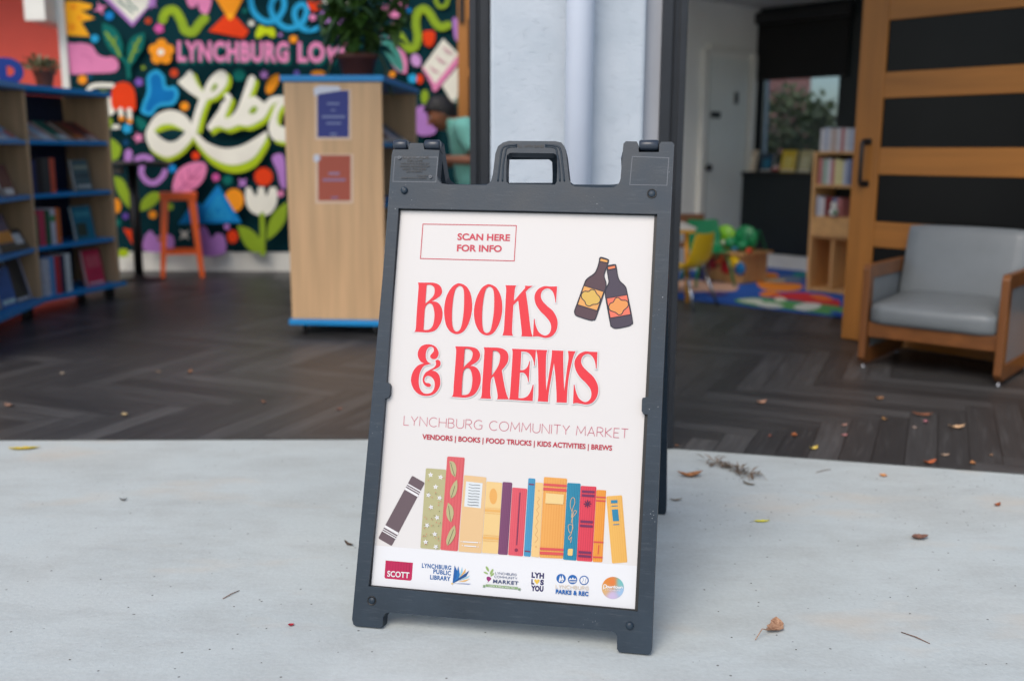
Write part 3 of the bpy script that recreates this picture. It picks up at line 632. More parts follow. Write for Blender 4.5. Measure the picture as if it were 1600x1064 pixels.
bottle([(505,180),(530,168),(600,158),(618,180),(640,310),(670,380),(740,450),(765,540),(835,900),(820,950),(780,975),(620,1005),(560,980),(540,930),(475,560),(482,480),(520,400),(515,330),(500,230)],
       [(503,186),(605,165),(613,207),(512,228)], [(490,605),(765,558),(812,820),(540,868)], [(580,655),(610,605),(650,598),(690,630),(750,635),(780,670),(770,720),(720,765),(695,810),(655,825),(620,800),(590,785),(540,765),(520,720),(540,675)], (70, 60, 80), (255, 140, 90), (255, 124, 98), (250, 162, 86))
# fourteen printed books
def spine(q, colr, view=(580, 705, 6.4125), stripes=0, sc=None):
    a = art().see(*view); q2 = []
    for i in range(4):                                               # rounded corners
        p, pr, nx = Vector(q[i]), Vector(q[i-1]), Vector(q[(i+1) % 4]); r = 12
        q2 += [p + (pr-p).normalized()*r, p + (pr-p).normalized()*r*.3 + (nx-p).normalized()*r*.3, p + (nx-p).normalized()*r]
    a.poly(q2, P(colr))
    for k in range(stripes):
        f = (k + .5)/stripes; a.band(q, .012, .988, P(sc), f - .10/stripes, f + .10/stripes)
    return a
q = [(410,242),(538,315),(205,948),(70,870)]; a = spine(q, (108, 90, 97), stripes=0)
for t0, t1 in ((.125, .143), (.16, .172), (.19, .222), (.79, .825), (.845, .857), (.872, .886)): a.band(q, t0, t1, WH)
fin(a, 'printed_book')
q = [(548,168),(752,183),(692,985),(492,968)]; a = spine(q, (197, 192, 142)); rr = random.Random(3)
for x, y in ((595,235),(695,258),(645,355),(573,437),(685,465),(600,558),(660,662),(560,740),(637,828),(545,907),(648,955)): a.star((x, y), 27, WH, 5, .5, rr.random()); a.dot((x, y), 5, P((190, 190, 190)), 8)
for i in range(34):
    s_, t_ = rr.uniform(.08, .92), rr.uniform(.02, .98); A, B = Vector(q[0]).lerp(Vector(q[3]), t_), Vector(q[1]).lerp(Vector(q[2]), t_); a.dot(A.lerp(B, s_), 5, P((226, 120, 96)) if i % 3 else P((120, 116, 70)), 8)
fin(a, 'printed_book')
q = [(762,50),(938,62),(868,1000),(693,985)]; a = spine(q, (236, 102, 108), stripes=6, sc=(228, 92, 100))
for lf, v in (([(785,97,c),(830,110),(853,170),(843,257,c),(800,210)], ((795,110),(815,180),(835,245))), ([(860,283,c),(862,370),(840,440),(797,470,c),(790,400),(818,330)], ((838,345),(822,400),(800,462))), ([(770,513,c),(815,560),(825,630),(800,710,c),(765,670),(752,600)], ((775,545),(785,620),(795,700))), ([(836,738,c),(845,820),(810,900),(763,943,c),(752,890),(785,800)], ((825,780),(800,850),(768,932)))):
    a.blob(lf, P((198, 192, 140))); a.stroke(v, 5, P((74, 84, 60)), caps=False)
fin(a, 'printed_book')
v7, v8 = (710, 730, 7.093), (840, 735, 7.093)
q = [(108,85),(355,110),(300,950),(45,930)]; a = spine(q, (246, 206, 152), v7); a.poly([(130,155),(313,175),(292,452),(108,432)], P((238, 245, 248)))
for k in range(8):
    t_ = .1 + k*.115; A, B = Vector((130, 155)).lerp(Vector((108, 432)), t_), Vector((313, 175)).lerp(Vector((292, 452)), t_)
    a.stroke([A.lerp(B, .18), A.lerp(B, .4) + Vector((0, 5)), A.lerp(B, .6), A.lerp(B, .86)], 6, P((110, 112, 118)), caps=False)
a.stroke([(95, 822), (258, 832)], 12, WH, sm=False); a.stroke([(112, 867), (238, 876)], 12, WH, sm=False)
for p in ((75, 820), (281, 833), (88, 864), (262, 879)): a.dot(p, 6, WH, 8)
fin(a, 'printed_book')
q = [(355,155),(530,170),(482,957),(305,945)]; a = spine(q, (254, 216, 146), v7); a.dot((431, 320), 43, P((250, 184, 96)), 28, 88)
for t0, t1 in ((.365, .372), (.385, .42), (.438, .445), (.748, .755), (.77, .805), (.825, .832)): a.band(q, t0, t1, P((250, 190, 104)))
fin(a, 'printed_book')
q = [(535,160),(642,168),(590,970),(482,962)]; fin(spine(q, (132, 72, 116), v7, 6, (118, 60, 104)), 'printed_book')
q = [(642,222),(808,235),(760,985),(595,970)]; a = spine(q, (242, 94, 110), v7, 8, (234, 82, 98)); a.stroke([(727, 283), (690, 855)], 13, P((132, 48, 88)), sm=False); a.dot((685, 915), 19, P((150, 40, 80))); fin(a, 'printed_book')
q = [(820,118),(898,125),(845,990),(768,982)]; a = spine(q, (70, 162, 206), v7, 4, (60, 152, 196)); a.band(q, .068, .086, P((124, 60, 96)), .1, .9); a.band(q, .925, .943, P((124, 60, 96)), .1, .9); fin(a, 'printed_book')
q = [(898,165),(985,172),(940,997),(850,985)]; a = spine(q, (254, 212, 142), v7); a.stroke([(925,325),(942,355),(918,385),(940,430),(912,470),(935,515),(908,560),(928,600),(900,650),(922,700),(898,745),(925,785),(890,835)], 5, P((226, 160, 92)), caps=False)
a.dot((937, 258), 9, P((240, 180, 110))); a.dot((904, 878), 9, P((240, 180, 110))); fin(a, 'printed_book')
q = [(70,70),(328,88),(282,975),(20,962)]; a = spine(q, (254, 182, 92), v8, 9, (248, 170, 78))
for t0, t1 in ((.078, .108), (.13, .165), (.875, .905), (.925, .96)): a.band(q, t0, t1, P((236, 86, 84)))
a.poly([(92, 248), (292, 265), (285, 375), (84, 362)], P((255, 222, 152))); fin(a, 'printed_book')
q = [(330,135),(478,143),(430,997),(282,985)]; a = spine(q, (30, 148, 184), v8, 8, (16, 122, 160))
a.stroke([(372,580),(385,480),(362,390),(375,310),(405,305),(412,360),(390,420),(378,520),(425,470),(428,445),(400,455),(385,560),(390,640),(360,690),(340,640),(345,600),(385,610),(372,700),(345,735),(352,765),(375,735),(365,800)], 7, P((220, 184, 150)), caps=False)
a.poly([(345,865),(385,865),(392,875),(386,935),(378,943),(340,940),(332,930),(336,874)], P((254, 214, 130))); fin(a, 'printed_book')
q = [(478,168),(653,178),(605,1010),(432,997)]; a = spine(q, (240, 66, 90), v8, 7, (216, 48, 74))
for t0 in (.058, .11, .458, .515, .867, .917): a.band(q, t0, t0 + .032, P((122, 38, 92)), .1, .9)
for k in range(4): an = k*math.pi/4; a.stroke([(553 + 42*math.cos(an), 368 + 42*math.sin(an)), (553 - 42*math.cos(an), 368 - 42*math.sin(an))], 11, P((96, 30, 80)), sm=False, caps=False)
fin(a, 'printed_book')
q = [(653,212),(760,218),(718,1015),(608,1010)]; a = spine(q, (254, 168, 60), v8, 5, (246, 150, 40))
for t0 in (.09, .14, .713, .922): a.band(q, t0, t0 + .022, P((232, 84, 74)))
a.stroke([(678, 825), (670, 925)], 12, P((232, 92, 60)), sm=False, caps=False); fin(a, 'printed_book')
q = [(760,285),(935,272),(995,1015),(825,1028)]; a = spine(q, (254, 196, 98), v8, 7, (249, 186, 86))
for b_ in ([(812,328),(885,325),(887,360),(814,362)], [(818,390),(888,385),(888,394),(818,398)], [(823,432),(890,427),(903,557),(835,560)], [(838,594),(905,589),(905,598),(838,603)]): a.poly(b_, P((34, 140, 180)))
fin(a, 'printed_book')
# footer logos
a = art().see(590, 865, 9.412); a.poly([(118,95),(520,130),(503,365),(497,382),(478,393),(125,362),(106,354),(100,335)], P((204, 22, 88)))
for k in range(9): a.band([(118,95),(520,130),(508,290),(108,260)], 0.02, .98, P((192, 18, 80)), .06 + k*.1, .085 + k*.1)
a.ftext('SCOTT', (140, 332), (464, 358), (4, -86), WH, .025); fin(a, 'printed_logo')
a = art().see(590, 865, 9.412); BL = P((18, 100, 172))
for tx, p0, p1 in (('LYNCHBURG', (650, 202), (1082, 238)), ('PUBLIC', (818, 288), (1078, 318)), ('LIBRARY', (770, 373), (1070, 400))): a.ftext(tx, p0, p1, (3, -66), BL, .036, 1.1)
for pts, cc in (([(1195,355),(1225,250),(1242,190),(1250,260),(1215,345)], (150, 214, 240)), ([(1200,352),(1295,215),(1290,270)], (246, 186, 92)), ([(1190,398),(1355,315),(1330,352)], (160, 218, 240)), ([(1180,410),(1362,365),(1290,405)], (248, 192, 100)), ([(1110,434),(1250,430),(1375,438),(1340,450)], (150, 165, 205)),
              ([(1108,430),(1150,330),(1186,178),(1207,300),(1188,362)], (20, 116, 192)), ([(1102,434),(1112,330),(1132,168),(1168,245),(1160,345)], (10, 98, 176)), ([(1105,432),(1200,350),(1347,246),(1300,332)], (0, 82, 150)), ([(1080,428),(1105,424),(1112,440),(1088,452)], (244, 204, 120))): a.poly(pts, P(cc))
fin(a, 'printed_logo')
a = art().see(740, 875, 13.33); a.blob([(275,350),(315,338),(362,365),(360,400),(318,440),(288,470),(300,435),(272,400)], P((160, 44, 122)))
for c_, r_, ry_, ro in (((288, 178), 62, 26, 62), ((255, 262), 52, 18, 25), ((375, 238), 66, 26, 118), ((388, 298), 50, 20, 140)): a.dot(c_, r_, P((176, 204, 134)), 16, ry_, ro); a.dot(c_, r_*.8, P((146, 176, 104)), 12, ry_*.3, ro)
GY = P((122, 132, 160)); a.text('LYNCHBURG', (452, 290), (890, 328), (4, -52), 8, GY, .2); a.text('COMMUNITY', (430, 362), (902, 402), (4, -50), 8, GY, .2); a.ftext('MARKET', (402, 470), (926, 514), (5, -76), P((72, 84, 124)), .03, 1.15)
a.poly([(255,496),(922,558),(915,606),(248,544)], P((148, 182, 124)))
for b_ in ([(190,512),(242,516),(235,566),(185,556),(205,536)], [(930,578),(986,585),(965,604),(982,628),(925,622)]): a.poly(b_, P((132, 166, 120)))
a.text('LOCAL & FRESH SINCE 1783', (320, 542), (850, 592), (3, -28), 6, P((232, 240, 226)), .2); fin(a, 'printed_logo')
a = art().see(740, 875, 13.33); NV = P((40, 36, 98))
a.ftext('LYH', (1204, 362), (1465, 384), (5, -118), NV, .06, 1.08); a.ftext('L', (1200, 500), (1262, 504), (5, -112), NV, .06); a.ftext('S', (1385, 514), (1460, 518), (5, -112), NV, .06); a.ftext('YOU', (1192, 638), (1452, 654), (5, -118), NV, .06, 1.08)
a.blob([(1316,415),(1340,395),(1368,405),(1370,435),(1318,502,c),(1268,435),(1270,402),(1295,395)], P((248, 206, 80))); fin(a, 'printed_logo')
a = art().see(850, 880, 11.43); PB = P((14, 104, 186))
for x, y in ((305, 268), (510, 285), (715, 300)): a.dot((x, y), 84, PB, 28)
a.poly([(265,300),(290,210),(315,300)], WH); a.poly([(308,285),(330,205),(362,300)], WH); a.dot((280, 315), 14, WH, 10); a.dot((325, 318), 14, WH, 10); a.poly([(262,296),(350,296),(350,302),(262,302)], WH)
a.poly([(440,290),(470,255),(490,280),(515,245),(540,280),(560,260),(582,292)], WH); a.stroke([(445,305),(490,318),(575,312)], 9, WH); a.stroke([(462,330),(520,338),(560,335)], 9, WH)
a.dot((715, 300), 66, WH, 28); a.stroke([(690,245),(705,290),(675,335)], 8, P((120, 160, 210))); a.stroke([(760,262),(738,300),(742,355)], 8, P((120, 160, 210)))
a.text('LYNCHBURG', (208, 440), (795, 476), (4, -68), 10, P((238, 220, 196)), .3); a.ftext('PARKS & REC', (205, 538), (790, 582), (5, -80), PB, .05, 1.1); fin(a, 'printed_logo')
# round colour-blend badge
def blend_mat():
    m = D.materials.new('badge_blend_ink'); m.use_nodes = True; k = NB(m); b = k.n['Principled BSDF']
    at = k.n.new('ShaderNodeAttribute'); at.attribute_name = 'Col'; k.l.new(at.outputs['Color'], b.inputs['Base Color']); b.inputs['Roughness'].default_value = .45; return m
a = art().see(850, 880, 11.43); BM = blend_mat(); cen = (1230, 435); Rr_ = 198; ring = []
nr, na = 8, 36; vs = []; cols = []
stops = [((1130, 300), (245, 140, 20)), ((1220, 330), (250, 130, 40)), ((1370, 330), (120, 205, 205)), ((1380, 500), (170, 210, 250)), ((1220, 580), (220, 200, 240)), ((1080, 460), (240, 190, 120))]
for i in range(nr+1):
    for j in range(na):
        x, y = cen[0] + Rr_*i/nr*math.cos(2*math.pi*j/na), cen[1] + Rr_*i/nr*math.sin(2*math.pi*j/na)
        p = a.px((x, y)); vs.append(on_sign(p.x, p.y, .0008)); ws = [1/((x-s_[0])**2 + (y-s_[1])**2 + 500)**1.6 for s_, _ in stops]; tw_ = sum(ws)
        cols.append(lin(tuple(.80*sum(ww*cc[q] for ww, (_, cc) in zip(ws, stops))/tw_ for q in range(3))) + (1,))
bmb = MB().add(vs, [(i*na + j, i*na + (j+1) % na, (i+1)*na + (j+1) % na, (i+1)*na + j) for i in range(nr) for j in range(na)], BM)
bo = bmb.build('printed_logo', panel, normals=False); ca = bo.data.color_attributes.new('Col', 'FLOAT_COLOR', 'POINT')
for i, cc in enumerate(cols): ca.data[i].color = cc
a = Art(on_sign, .0001, .0011).see(850, 880, 11.43); a.stroke([(1062,455),(1072,380),(1110,385),(1115,425),(1062,440)], 13, WH); a.text('owntown', (1120, 440), (1400, 452), (3, -62), 12, WH, .08); a.text('LYNCHBURG', (1100, 480), (1362, 496), (2, -26), 5, P((246, 240, 246)), .3); fin(a, 'badge_lettering')
# ================================================================== THE MURAL (painted shapes on the wall)
zm = [0]
def on_mural(x, y, lift): return aty(x, y, MY - .0005 - lift)
m = Art(on_mural, .0006)
CR, LIME, LIMED = P((232, 230, 216), .6), P((172, 196, 36), .6), P((140, 168, 44), .6)
PINK, LIL, BLU, SKYB, ORG, REDM, TEA, YEL = P((222, 132, 176), .6), P((176, 124, 194), .6), P((24, 128, 196), .6), P((44, 160, 208), .6), P((240, 150, 36), .6), P((226, 66, 28), .6), P((18, 104, 96), .6), P((250, 176, 40), .6)
m.see(0, 0, 3.478)
m.poly([(355,8),(430,10),(500,28),(492,50),(440,62),(516,102),(440,122),(488,200),(375,195),(350,180)], YEL); m.dot((398, 40), 18, ORG); m.dot((432, 100), 14, ORG); m.dot((390, 150), 22, ORG)
m.blob([(350,245),(400,238),(450,236),(500,252),(530,295),(570,312),(620,312),(645,350),(622,392),(500,400),(350,392)], PINK); m.stroke([(440,300),(480,310),(500,340)], 5, P((196, 104, 150), .6))
m.poly([(560,-10),(720,148),(850,-10)], LIL); m.poly([(590,-10),(720,122),(818,20),(805,-10)], CR); m.stroke([(640,0),(670,30),(690,40),(720,70)], 9, TEA); m.stroke([(690,0),(710,25),(745,55)], 9, TEA); m.star((826, 22), 34, LIL, 5)
m.star((545, 48), 38, PINK, 4, .4, .4); m.dot((594, 88), 24, BLU); m.dot((805, 116), 17, P((190, 70, 40), .6)); m.star((864, 157), 30, P((210, 90, 160), .6), 5, .7); m.dot((515, 212), 22, SKYB)
m.stroke([(885,108),(905,65),(950,60),(985,115),(1005,165),(1050,175),(1085,130),(1112,104)], 50, LIMED); m.stroke([(890,90),(945,55),(985,110)], 7, LIME)
m.blob([(1020,-10),(1030,40),(1060,40),(1075,20),(1085,60),(1120,80),(1140,50),(1140,-10)], PINK)
m.poly([(1228,78),(1268,78),(1352,172),(1325,210),(1133,172)], REDM); m.poly([(1170,-10),(1322,-10),(1268,98),(1235,98)], ORG); m.blob([(1236,90),(1250,112),(1268,92),(1252,70)], YEL)
m.see(300, 0, 5.911)
m.stroke([(540,-30),(560,90),(620,170),(700,205),(790,175),(850,70),(835,-30),(780,-40),(728,60),(760,170),(850,252),(930,260),(1012,220),(1058,120),(1040,55),(1000,45),(952,95),(952,170),(990,240),(1060,280),(1150,265)], 52, SKYB)
m.blob([(585,335),(620,240),(680,258),(750,262),(772,320),(745,352),(680,318),(622,356)], P((190, 206, 30), .6)); m.star((548, 220), 40, CR, 8, .45); m.dot((936, 366), 36, ORG); m.star((815, 326), 26, LIL, 5)
m.blob([(1070,15),(1130,30),(1190,20),(1182,80),(1130,108),(1085,80)], REDM); m.dot((1115, 165), 30, PINK); m.dot((490, 105), 24, TEA); m.blob([(1215,-5),(1250,45),(1290,20),(1330,48),(1370,25),(1440,40),(1460,-5)], CR)
m.dot((440, 700), 50, TEA); m.star((662, 690), 44, LIL, 6, .5); m.dot((966, 680), 28, P((110, 96, 180), .6)); m.dot((1165, 680), 66, ORG, ry=24)
m.blob([(700,870),(680,830),(700,750),(760,695),(805,695),(800,760),(750,850)], ORG)
m.see(480, 0, 6.65)
m.blob([(122,200),(145,130),(210,118),(260,146),(320,120),(390,150),(422,220),(385,290),(330,330),(292,405),(250,415),(200,360),(175,280)], LIL); m.stroke([(280,285),(380,268)], 14, TEA)
m.blob([(745,95),(790,60),(880,65),(960,100),(955,170),(910,190),(850,165),(800,120)], PINK); m.poly([(860,-10),(1045,-10),(1030,80),(985,90)], PINK)
m.stroke([(965,375),(1010,450),(1060,508),(1120,490),(1148,390),(1130,260),(1145,140),(1210,95),(1270,140),(1330,240),(1390,285),(1460,265)], 84, LIMED); m.stroke([(1160,180),(1210,120),(1270,170)], 10, LIME)
m.stroke([(1330,-10),(1370,70),(1440,60),(1460,-10)], 40, LIMED); m.blob([(1205,340),(1260,322),(1322,335),(1325,420),(1290,485),(1235,480),(1205,420)], REDM)
m.poly([(1412,405),(1570,565),(1570,640),(1340,910),(1300,880),(1190,715)], CR); m.poly([(1190,700),(1215,705),(1340,890),(1310,930)], PINK); m.poly([(1400,890),(1570,690),(1580,1060),(1500,1060)], CR)
m.stroke([(1325,925),(1450,770),(1580,600)], 58, PINK, sm=False)
for k in range(3):
    for j in range(3): m.stroke([(1265 + k*70 + j*18, 690 - k*100 + j*26), (1340 + k*70 + j*18, 740 - k*100 + j*10)], 12, P((206, 160, 170), .6), sm=False, caps=False)
m.dot((1130, 630), 52, P((200, 150, 206), .6), ry=70, rot=-20)
m.blob([(770,280,1),(850,340),(960,470),(1035,620),(1030,770,1),(930,735),(840,600),(770,440)], PINK); m.blob([(780,330),(860,400),(950,520),(1000,680),(985,760,1),(900,690),(820,570),(770,430)], P((70, 140, 130), .6))
for k in range(5): m.stroke([(800 + k*30, 400 + k*62), (870 + k*28, 470 + k*56)], 8, P((40, 110, 84), .6), caps=False)
m.dot((1095, 820), 48, SKYB); m.dot((1170, 825), 34, REDM, ry=50); m.dot((1060, 110), 22, BLU); m.dot((1020, 215), 28, BLU); m.dot((898, 268), 34, PINK); m.dot((690, 175), 30, REDM); m.star((690, 420), 60, ORG, 5, .7); m.dot((588, 78), 30, REDM); m.dot((885, 775), 32, ORG); m.blob([(1510,210),(1545,190),(1570,260),(1570,420),(1530,400)], LIL); m.dot((590, 190), 30, P((60, 120, 40), .6))
m.see(400, 0, 4.2105); m.blob([(1050,720),(1140,705),(1180,800),(1175,880),(1060,880)], LIL); m.dot((1110, 640), 26, LIMED, ry=48)
m.see(0, 0, 3.478)
# leaves, flowers, popsicle, blob
m.blob([(558,125,1),(630,165),(668,250),(655,325,1),(590,265),(560,190)], TEA); m.blob([(786,178,1),(778,260),(735,320),(700,345,1),(690,270),(720,205)], TEA); m.stroke([(655,310),(690,350),(700,420)], 22, TEA); m.stroke([(735,320),(700,360)], 16, TEA)
m.stroke([(575,180),(620,240),(650,305)], 12, LIMED); m.stroke([(760,210),(730,270),(705,335)], 12, LIMED)
for p, q_ in (((600,215),(585,215)), ((620,240),(605,245)), ((620,235),(628,205)), ((740,255),(725,240)), ((728,280),(750,275))): m.stroke([p, q_], 7, LIMED)
for k in range(5): m.dot((877 + 42*math.cos(k*1.2566 - .3), 285 + 42*math.sin(k*1.2566 - .3)), 30, ORG)
m.dot((877, 285), 34, ORG); m.dot((874, 285), 18, CR)
m.star((448, 434), 28, ORG, 6, .8); m.star((755, 448), 26, P((130, 90, 180), .6), 5, .7); m.dot((946, 398), 22, P((200, 70, 36), .6)); m.star((778, 370), 16, LIMED, 5); m.dot((488, 418), 16, P((16, 74, 100), .6))
m.stroke([(482,545),(478,500),(510,468),(610,466)], 26, CR); m.dot((555, 510), 34, LIME, ry=16); m.dot((596, 580), 34, CR, ry=50); m.stroke([(585,692),(640,690)], 24, CR)
m.blob([(612,590),(604,510),(632,458),(690,450),(728,490),(738,560),(730,602),(670,600)], REDM)
m.stroke([(655,598),(660,636)], 26, CR); m.stroke([(702,600),(706,650)], 26, CR); m.dot((660, 645), 15, ORG); m.dot((704, 660), 15, ORG)
m.blob([(800,415),(850,380),(892,415),(905,470),(950,470),(972,515),(945,570),(885,580),(855,590),(822,630),(768,615),(772,570),(798,500)], SKYB); m.blob([(818,425),(850,402),(875,425),(890,488),(940,492),(950,518),(930,552),(875,560),(840,580),(818,608),(790,600),(796,565),(820,500)], P((16, 110, 176), .6))
m.dot((1003, 580), 24, ORG); m.star((690, 700), 30, SKYB, 5, .75); m.star((752, 750), 32, PINK, 5, .5); m.blob([(735,640),(780,650),(800,690),(760,705)], TEA); m.dot((684, 776), 16, P((20, 70, 110), .6)); m.star((1436, 408), 26, LIL, 6, .5); m.dot((1300, 410), 34, TEA)
m.blob([(590,640),(612,660),(600,700),(585,700)], LIMED)
# script lettering, lime shadow under cream
m.see(210, 100, 5.6)
c = 1
W1 = [(375,160,c),(435,112),(480,60),(512,85,c),(545,170),(600,245,c),(650,140),(735,62),(798,72),(815,140),(780,220),(705,290),(640,312),(590,306),(555,298),(470,245)]
W2 = [(568,300,c),(640,308,c),(590,430),(545,600,c),(500,612,c),(500,520)]
W3 = [(500,525,c),(430,440),(310,405),(190,450),(115,560),(100,640),(140,740),(230,802),(305,815),(400,770),(475,695),(522,620,c),(540,560,c)]
H3 = [(180,592,c),(300,545),(445,600,c),(370,668),(300,682),(225,645)]
W4 = [(488,575,c),(560,620),(640,690),(780,738),(920,722),(1040,662),(1152,588,c),(1160,630),(1110,730),(1030,830),(900,882),(780,872),(660,810),(580,730),(520,650)]
W5 = [(635,550,c),(690,470),(740,400),(762,345),(795,315),(785,275),(815,258),(852,290),(835,350),(800,440),(795,475),(840,462),(900,390),(960,230),(1000,120),(1035,102),(1058,135),(1025,240),(1000,295,c),(1060,288),(1105,318),(1140,345,c),(1190,295),(1260,280),(1330,285,c),(1330,330,c),(1235,345),(1190,380),(1140,465),(1060,520),(990,545),(920,535),(880,548),(810,570),(745,548),(700,560),(660,592,c)]
H5 = [(1003,418),(1040,372),(1078,388),(1055,430),(1018,440)]
W6 = [(1330,300,c),(1245,350),(1205,440),(1172,545),(1190,630),(1240,672),(1400,690,c),(1400,545,c),(1275,545),(1248,490),(1272,400),(1330,345,c)]
for lp, dx, dy in ((W1, 36, 26), (W2, 46, 4), (W3, 14, 34), (W4, 22, 72), (W4, 10, 36), (W5, 30, 38), (W6, 30, 36)): m.blob([(p[0]+dx, p[1]+dy) + tuple(p[2:]) for p in lp], LIME)
for lp, hl in ((W1, ()), (W2, ()), (W4, ()), (W6, ())): m.blob(lp, CR)
m.poly(W3, CR, [H3], sm=True); m.poly(W5, CR, [H5], sm=True)
TEALP = P((8, 48, 55), .6); m.blob(H3, TEALP); m.blob([(172,585,c),(240,535),(335,532),(450,597,c),(330,570),(205,602)], LIME); m.blob([(672,235),(690,185),(718,172),(722,200),(690,238)], LIMED); m.blob(H5, LIMED)
for pts, W_ in (([(1480,600),(1560,400),(1600,330),(1680,340)], [60,70,70,60]), ([(1750,420),(1700,520),(1760,600),(1850,480),(1900,330),(1850,640),(1780,800)], [60,60,60,60,60,60,50])):
    m.stroke([(x + 30, y + 36) for x, y in pts], W_, LIME); m.stroke(pts, W_, CR)
# lower third
m.see(100, 180, 4.433)
m.blob([(320,165,1),(350,175),(395,225),(380,290),(345,315,1),(325,310),(320,230)], LIMED)
m.stroke([(447,262),(443,310)], 52, LIL); m.stroke([(505,305),(550,290),(600,305)], 40, LIL); m.stroke([(540,360),(538,410),(575,460),(630,470),(680,430),(698,392)], 40, LIL)
m.dot((752, 372), 28, BLU); m.dot((912, 282), 28, REDM); m.dot((1052, 432), 26, P((206, 90, 160), .6)); m.dot((1134, 450), 34, TEA); m.star((1237, 470), 42, LIL, 4, .45); m.star((1382, 428), 68, REDM, 12, .86)
m.blob([(758,530),(755,470),(790,385),(870,335),(965,328),(988,380),(955,465),(885,522),(815,545)], PINK)
for p, q_ in (((800,520),(960,345)), ((830,480),(810,420)), ((870,435),(860,370)), ((870,440),(935,430)), ((830,485),(890,490))): m.stroke([p, q_], 8, P((176, 92, 136), .6))
m.blob([(1440,300),(1480,268),(1525,300),(1535,500),(1500,490),(1475,390)], LIL); m.dot((1178, 590), 68, ORG, ry=80)
m.poly([(790,755),(895,598),(962,622),(1068,482),(1230,745)], BLU)
for k in (0, 1): m.stroke([(985 + k*45, 712 - k*22), (1068, 560 + k*45), (1150 - k*45, 712 - k*22)], 10, SKYB, True, False)
m.blob([(1255,560),(1262,505,1),(1290,498,1),(1330,560),(1345,500,1),(1385,498,1),(1402,560),(1425,500,1),(1470,500,1),(1478,580),(1462,640),(1425,684),(1370,698),(1305,676),(1268,630)], CR)
m.stroke([(1372,690),(1378,960)], 36, LIMED); m.blob([(1200,765,1),(1290,790),(1360,860),(1385,945,1),(1300,945),(1235,870)], LIMED); m.blob([(1545,600,1),(1535,720),(1480,810),(1405,870,1),(1415,760),(1460,670)], LIMED)
m.blob([(345,425,1),(410,450),(455,550),(482,655,1),(430,625),(370,530)], LIMED); m.blob([(528,665,1),(540,595),(600,540),(672,538,1),(650,600),(590,648)], LIMED)
m.blob([(925,960),(945,780),(985,782),(1020,850),(1060,818),(1110,845),(1108,960)], LIL); m.dot((1168, 842), 38, REDM, ry=46); m.star((835, 828), 46, CR, 4, .4); m.poly([(410,785),(490,800),(480,910)], REDM); m.blob([(555,850),(600,800),(640,840),(700,820),(760,850),(740,940),(560,940)], LIL)
m.dot((360, 630), 34, ORG, ry=52); m.dot((425, 700), 22, P((100, 70, 160), .6)); m.dot((370, 745), 26, TEA); m.dot((615, 690), 28, ORG); m.dot((735, 635), 24, LIMED); m.dot((410, 955), 40, LIME, ry=30); m.dot((1500, 545), 22, PINK); m.dot((1128, 775), 20, LIL); m.dot((660, 860), 16, P((150, 90, 60), .6))
# the mural goes on above the photo and behind the furniture
rr = random.Random(11); m.see(0, 0, 1)
for i in range(46):
    x, y = (rr.uniform(115, 735), rr.uniform(-170, -14)) if i < 30 else (rr.uniform(450, 735), rr.uniform(150, 385))
    q = rr.choice((PINK, LIL, BLU, ORG, REDM, LIMED, CR, TEA))
    if i % 3 == 0: m.star((x, y), rr.uniform(6, 16), q, rr.choice((4, 5, 6)), .5, rr.random())
    elif i % 3 == 1: m.dot((x, y), rr.uniform(4, 15), q, ry=rr.uniform(4, 15))
    else: m.stroke([(x + 9*k, y + 12*math.sin(k*1.7 + i)) for k in range(5)], 9, q)
m.mb.build('mural_painting', tm, normals=False)
m2 = Art(on_mural, .0006, .16 - .1).see(0, 0, 1); m2.z = .0008*len(m.mb.f)*0 + .0012
zl = m.z
m2.z = zl
for dx, dy, cc in ((3, 4, TEA), (0, 0, PINK)):
    m2.ftext('LYNCHBURG', (277 + dx, 96.5 + dy), (451 + dx, 98 + dy), (0, -32), cc, .045, 1.1); m2.ftext('LOVES', (465 + dx, 98 + dy), (562 + dx, 99 + dy), (0, -32), cc, .045, 1.1)
m2.mb.build('painted_lettering', tm, normals=False)

# ================================================================== LEFT ROOM FURNITURE
BIRCH = wood('birch_laminate', (206, 168, 126), 'Z', .45, .14, 22); BIRCHX = wood('birch_laminate_flat', (206, 168, 126), 'Y', .45, .14, 22)
BLUE = M('blue_laminate', (4, 138, 206), .4, .06, 4); NVB = M('dark_blue_back_panel', (14, 36, 70), .55, .1, 3); RUB = M('black_rubber', (20, 20, 20), .7, .1)
bc = empty('curved_bookcase', (-3.1, 6.4, 0), 'curved birch bookcase with bright blue top and shelves at the left edge', 'bookcase')
Lp, Dp, Rp_, L0 = Vector((-2.925, 5.52, 0)), Vector((-3.03, 6.341, 0)), Vector((-2.836, 7.139, 0)), Vector((-2.62, 4.78, 0))
nodes = [L0, Lp, Dp, Rp_]; HS = (.11, .432, .765, 1.102); HT = 1.405; DEP = .36
def inward(a, b): d = (b - a).normalized(); return Vector((-d.y, d.x, 0))
nrm = [inward(L0, Lp), (inward(L0, Lp) + inward(Lp, Dp)).normalized(), (inward(Lp, Dp) + inward(Dp, Rp_)).normalized(), inward(Dp, Rp_)]
nrm = [n if n.x < 0 else -n for n in nrm]
for k, p in enumerate(nodes):                                         # upright panels
    n = nrm[k]; tdir = Vector((-n.y, n.x, 0)); hw = .016
    q = [p + tdir*hw, p - tdir*hw, p - tdir*hw + n*DEP, p + tdir*hw + n*DEP]
    MB().prism([v + UP*HS[0] for v in q], UP*(HT - HS[0]), BIRCH).build('side_panel', bc, bevel=.003)
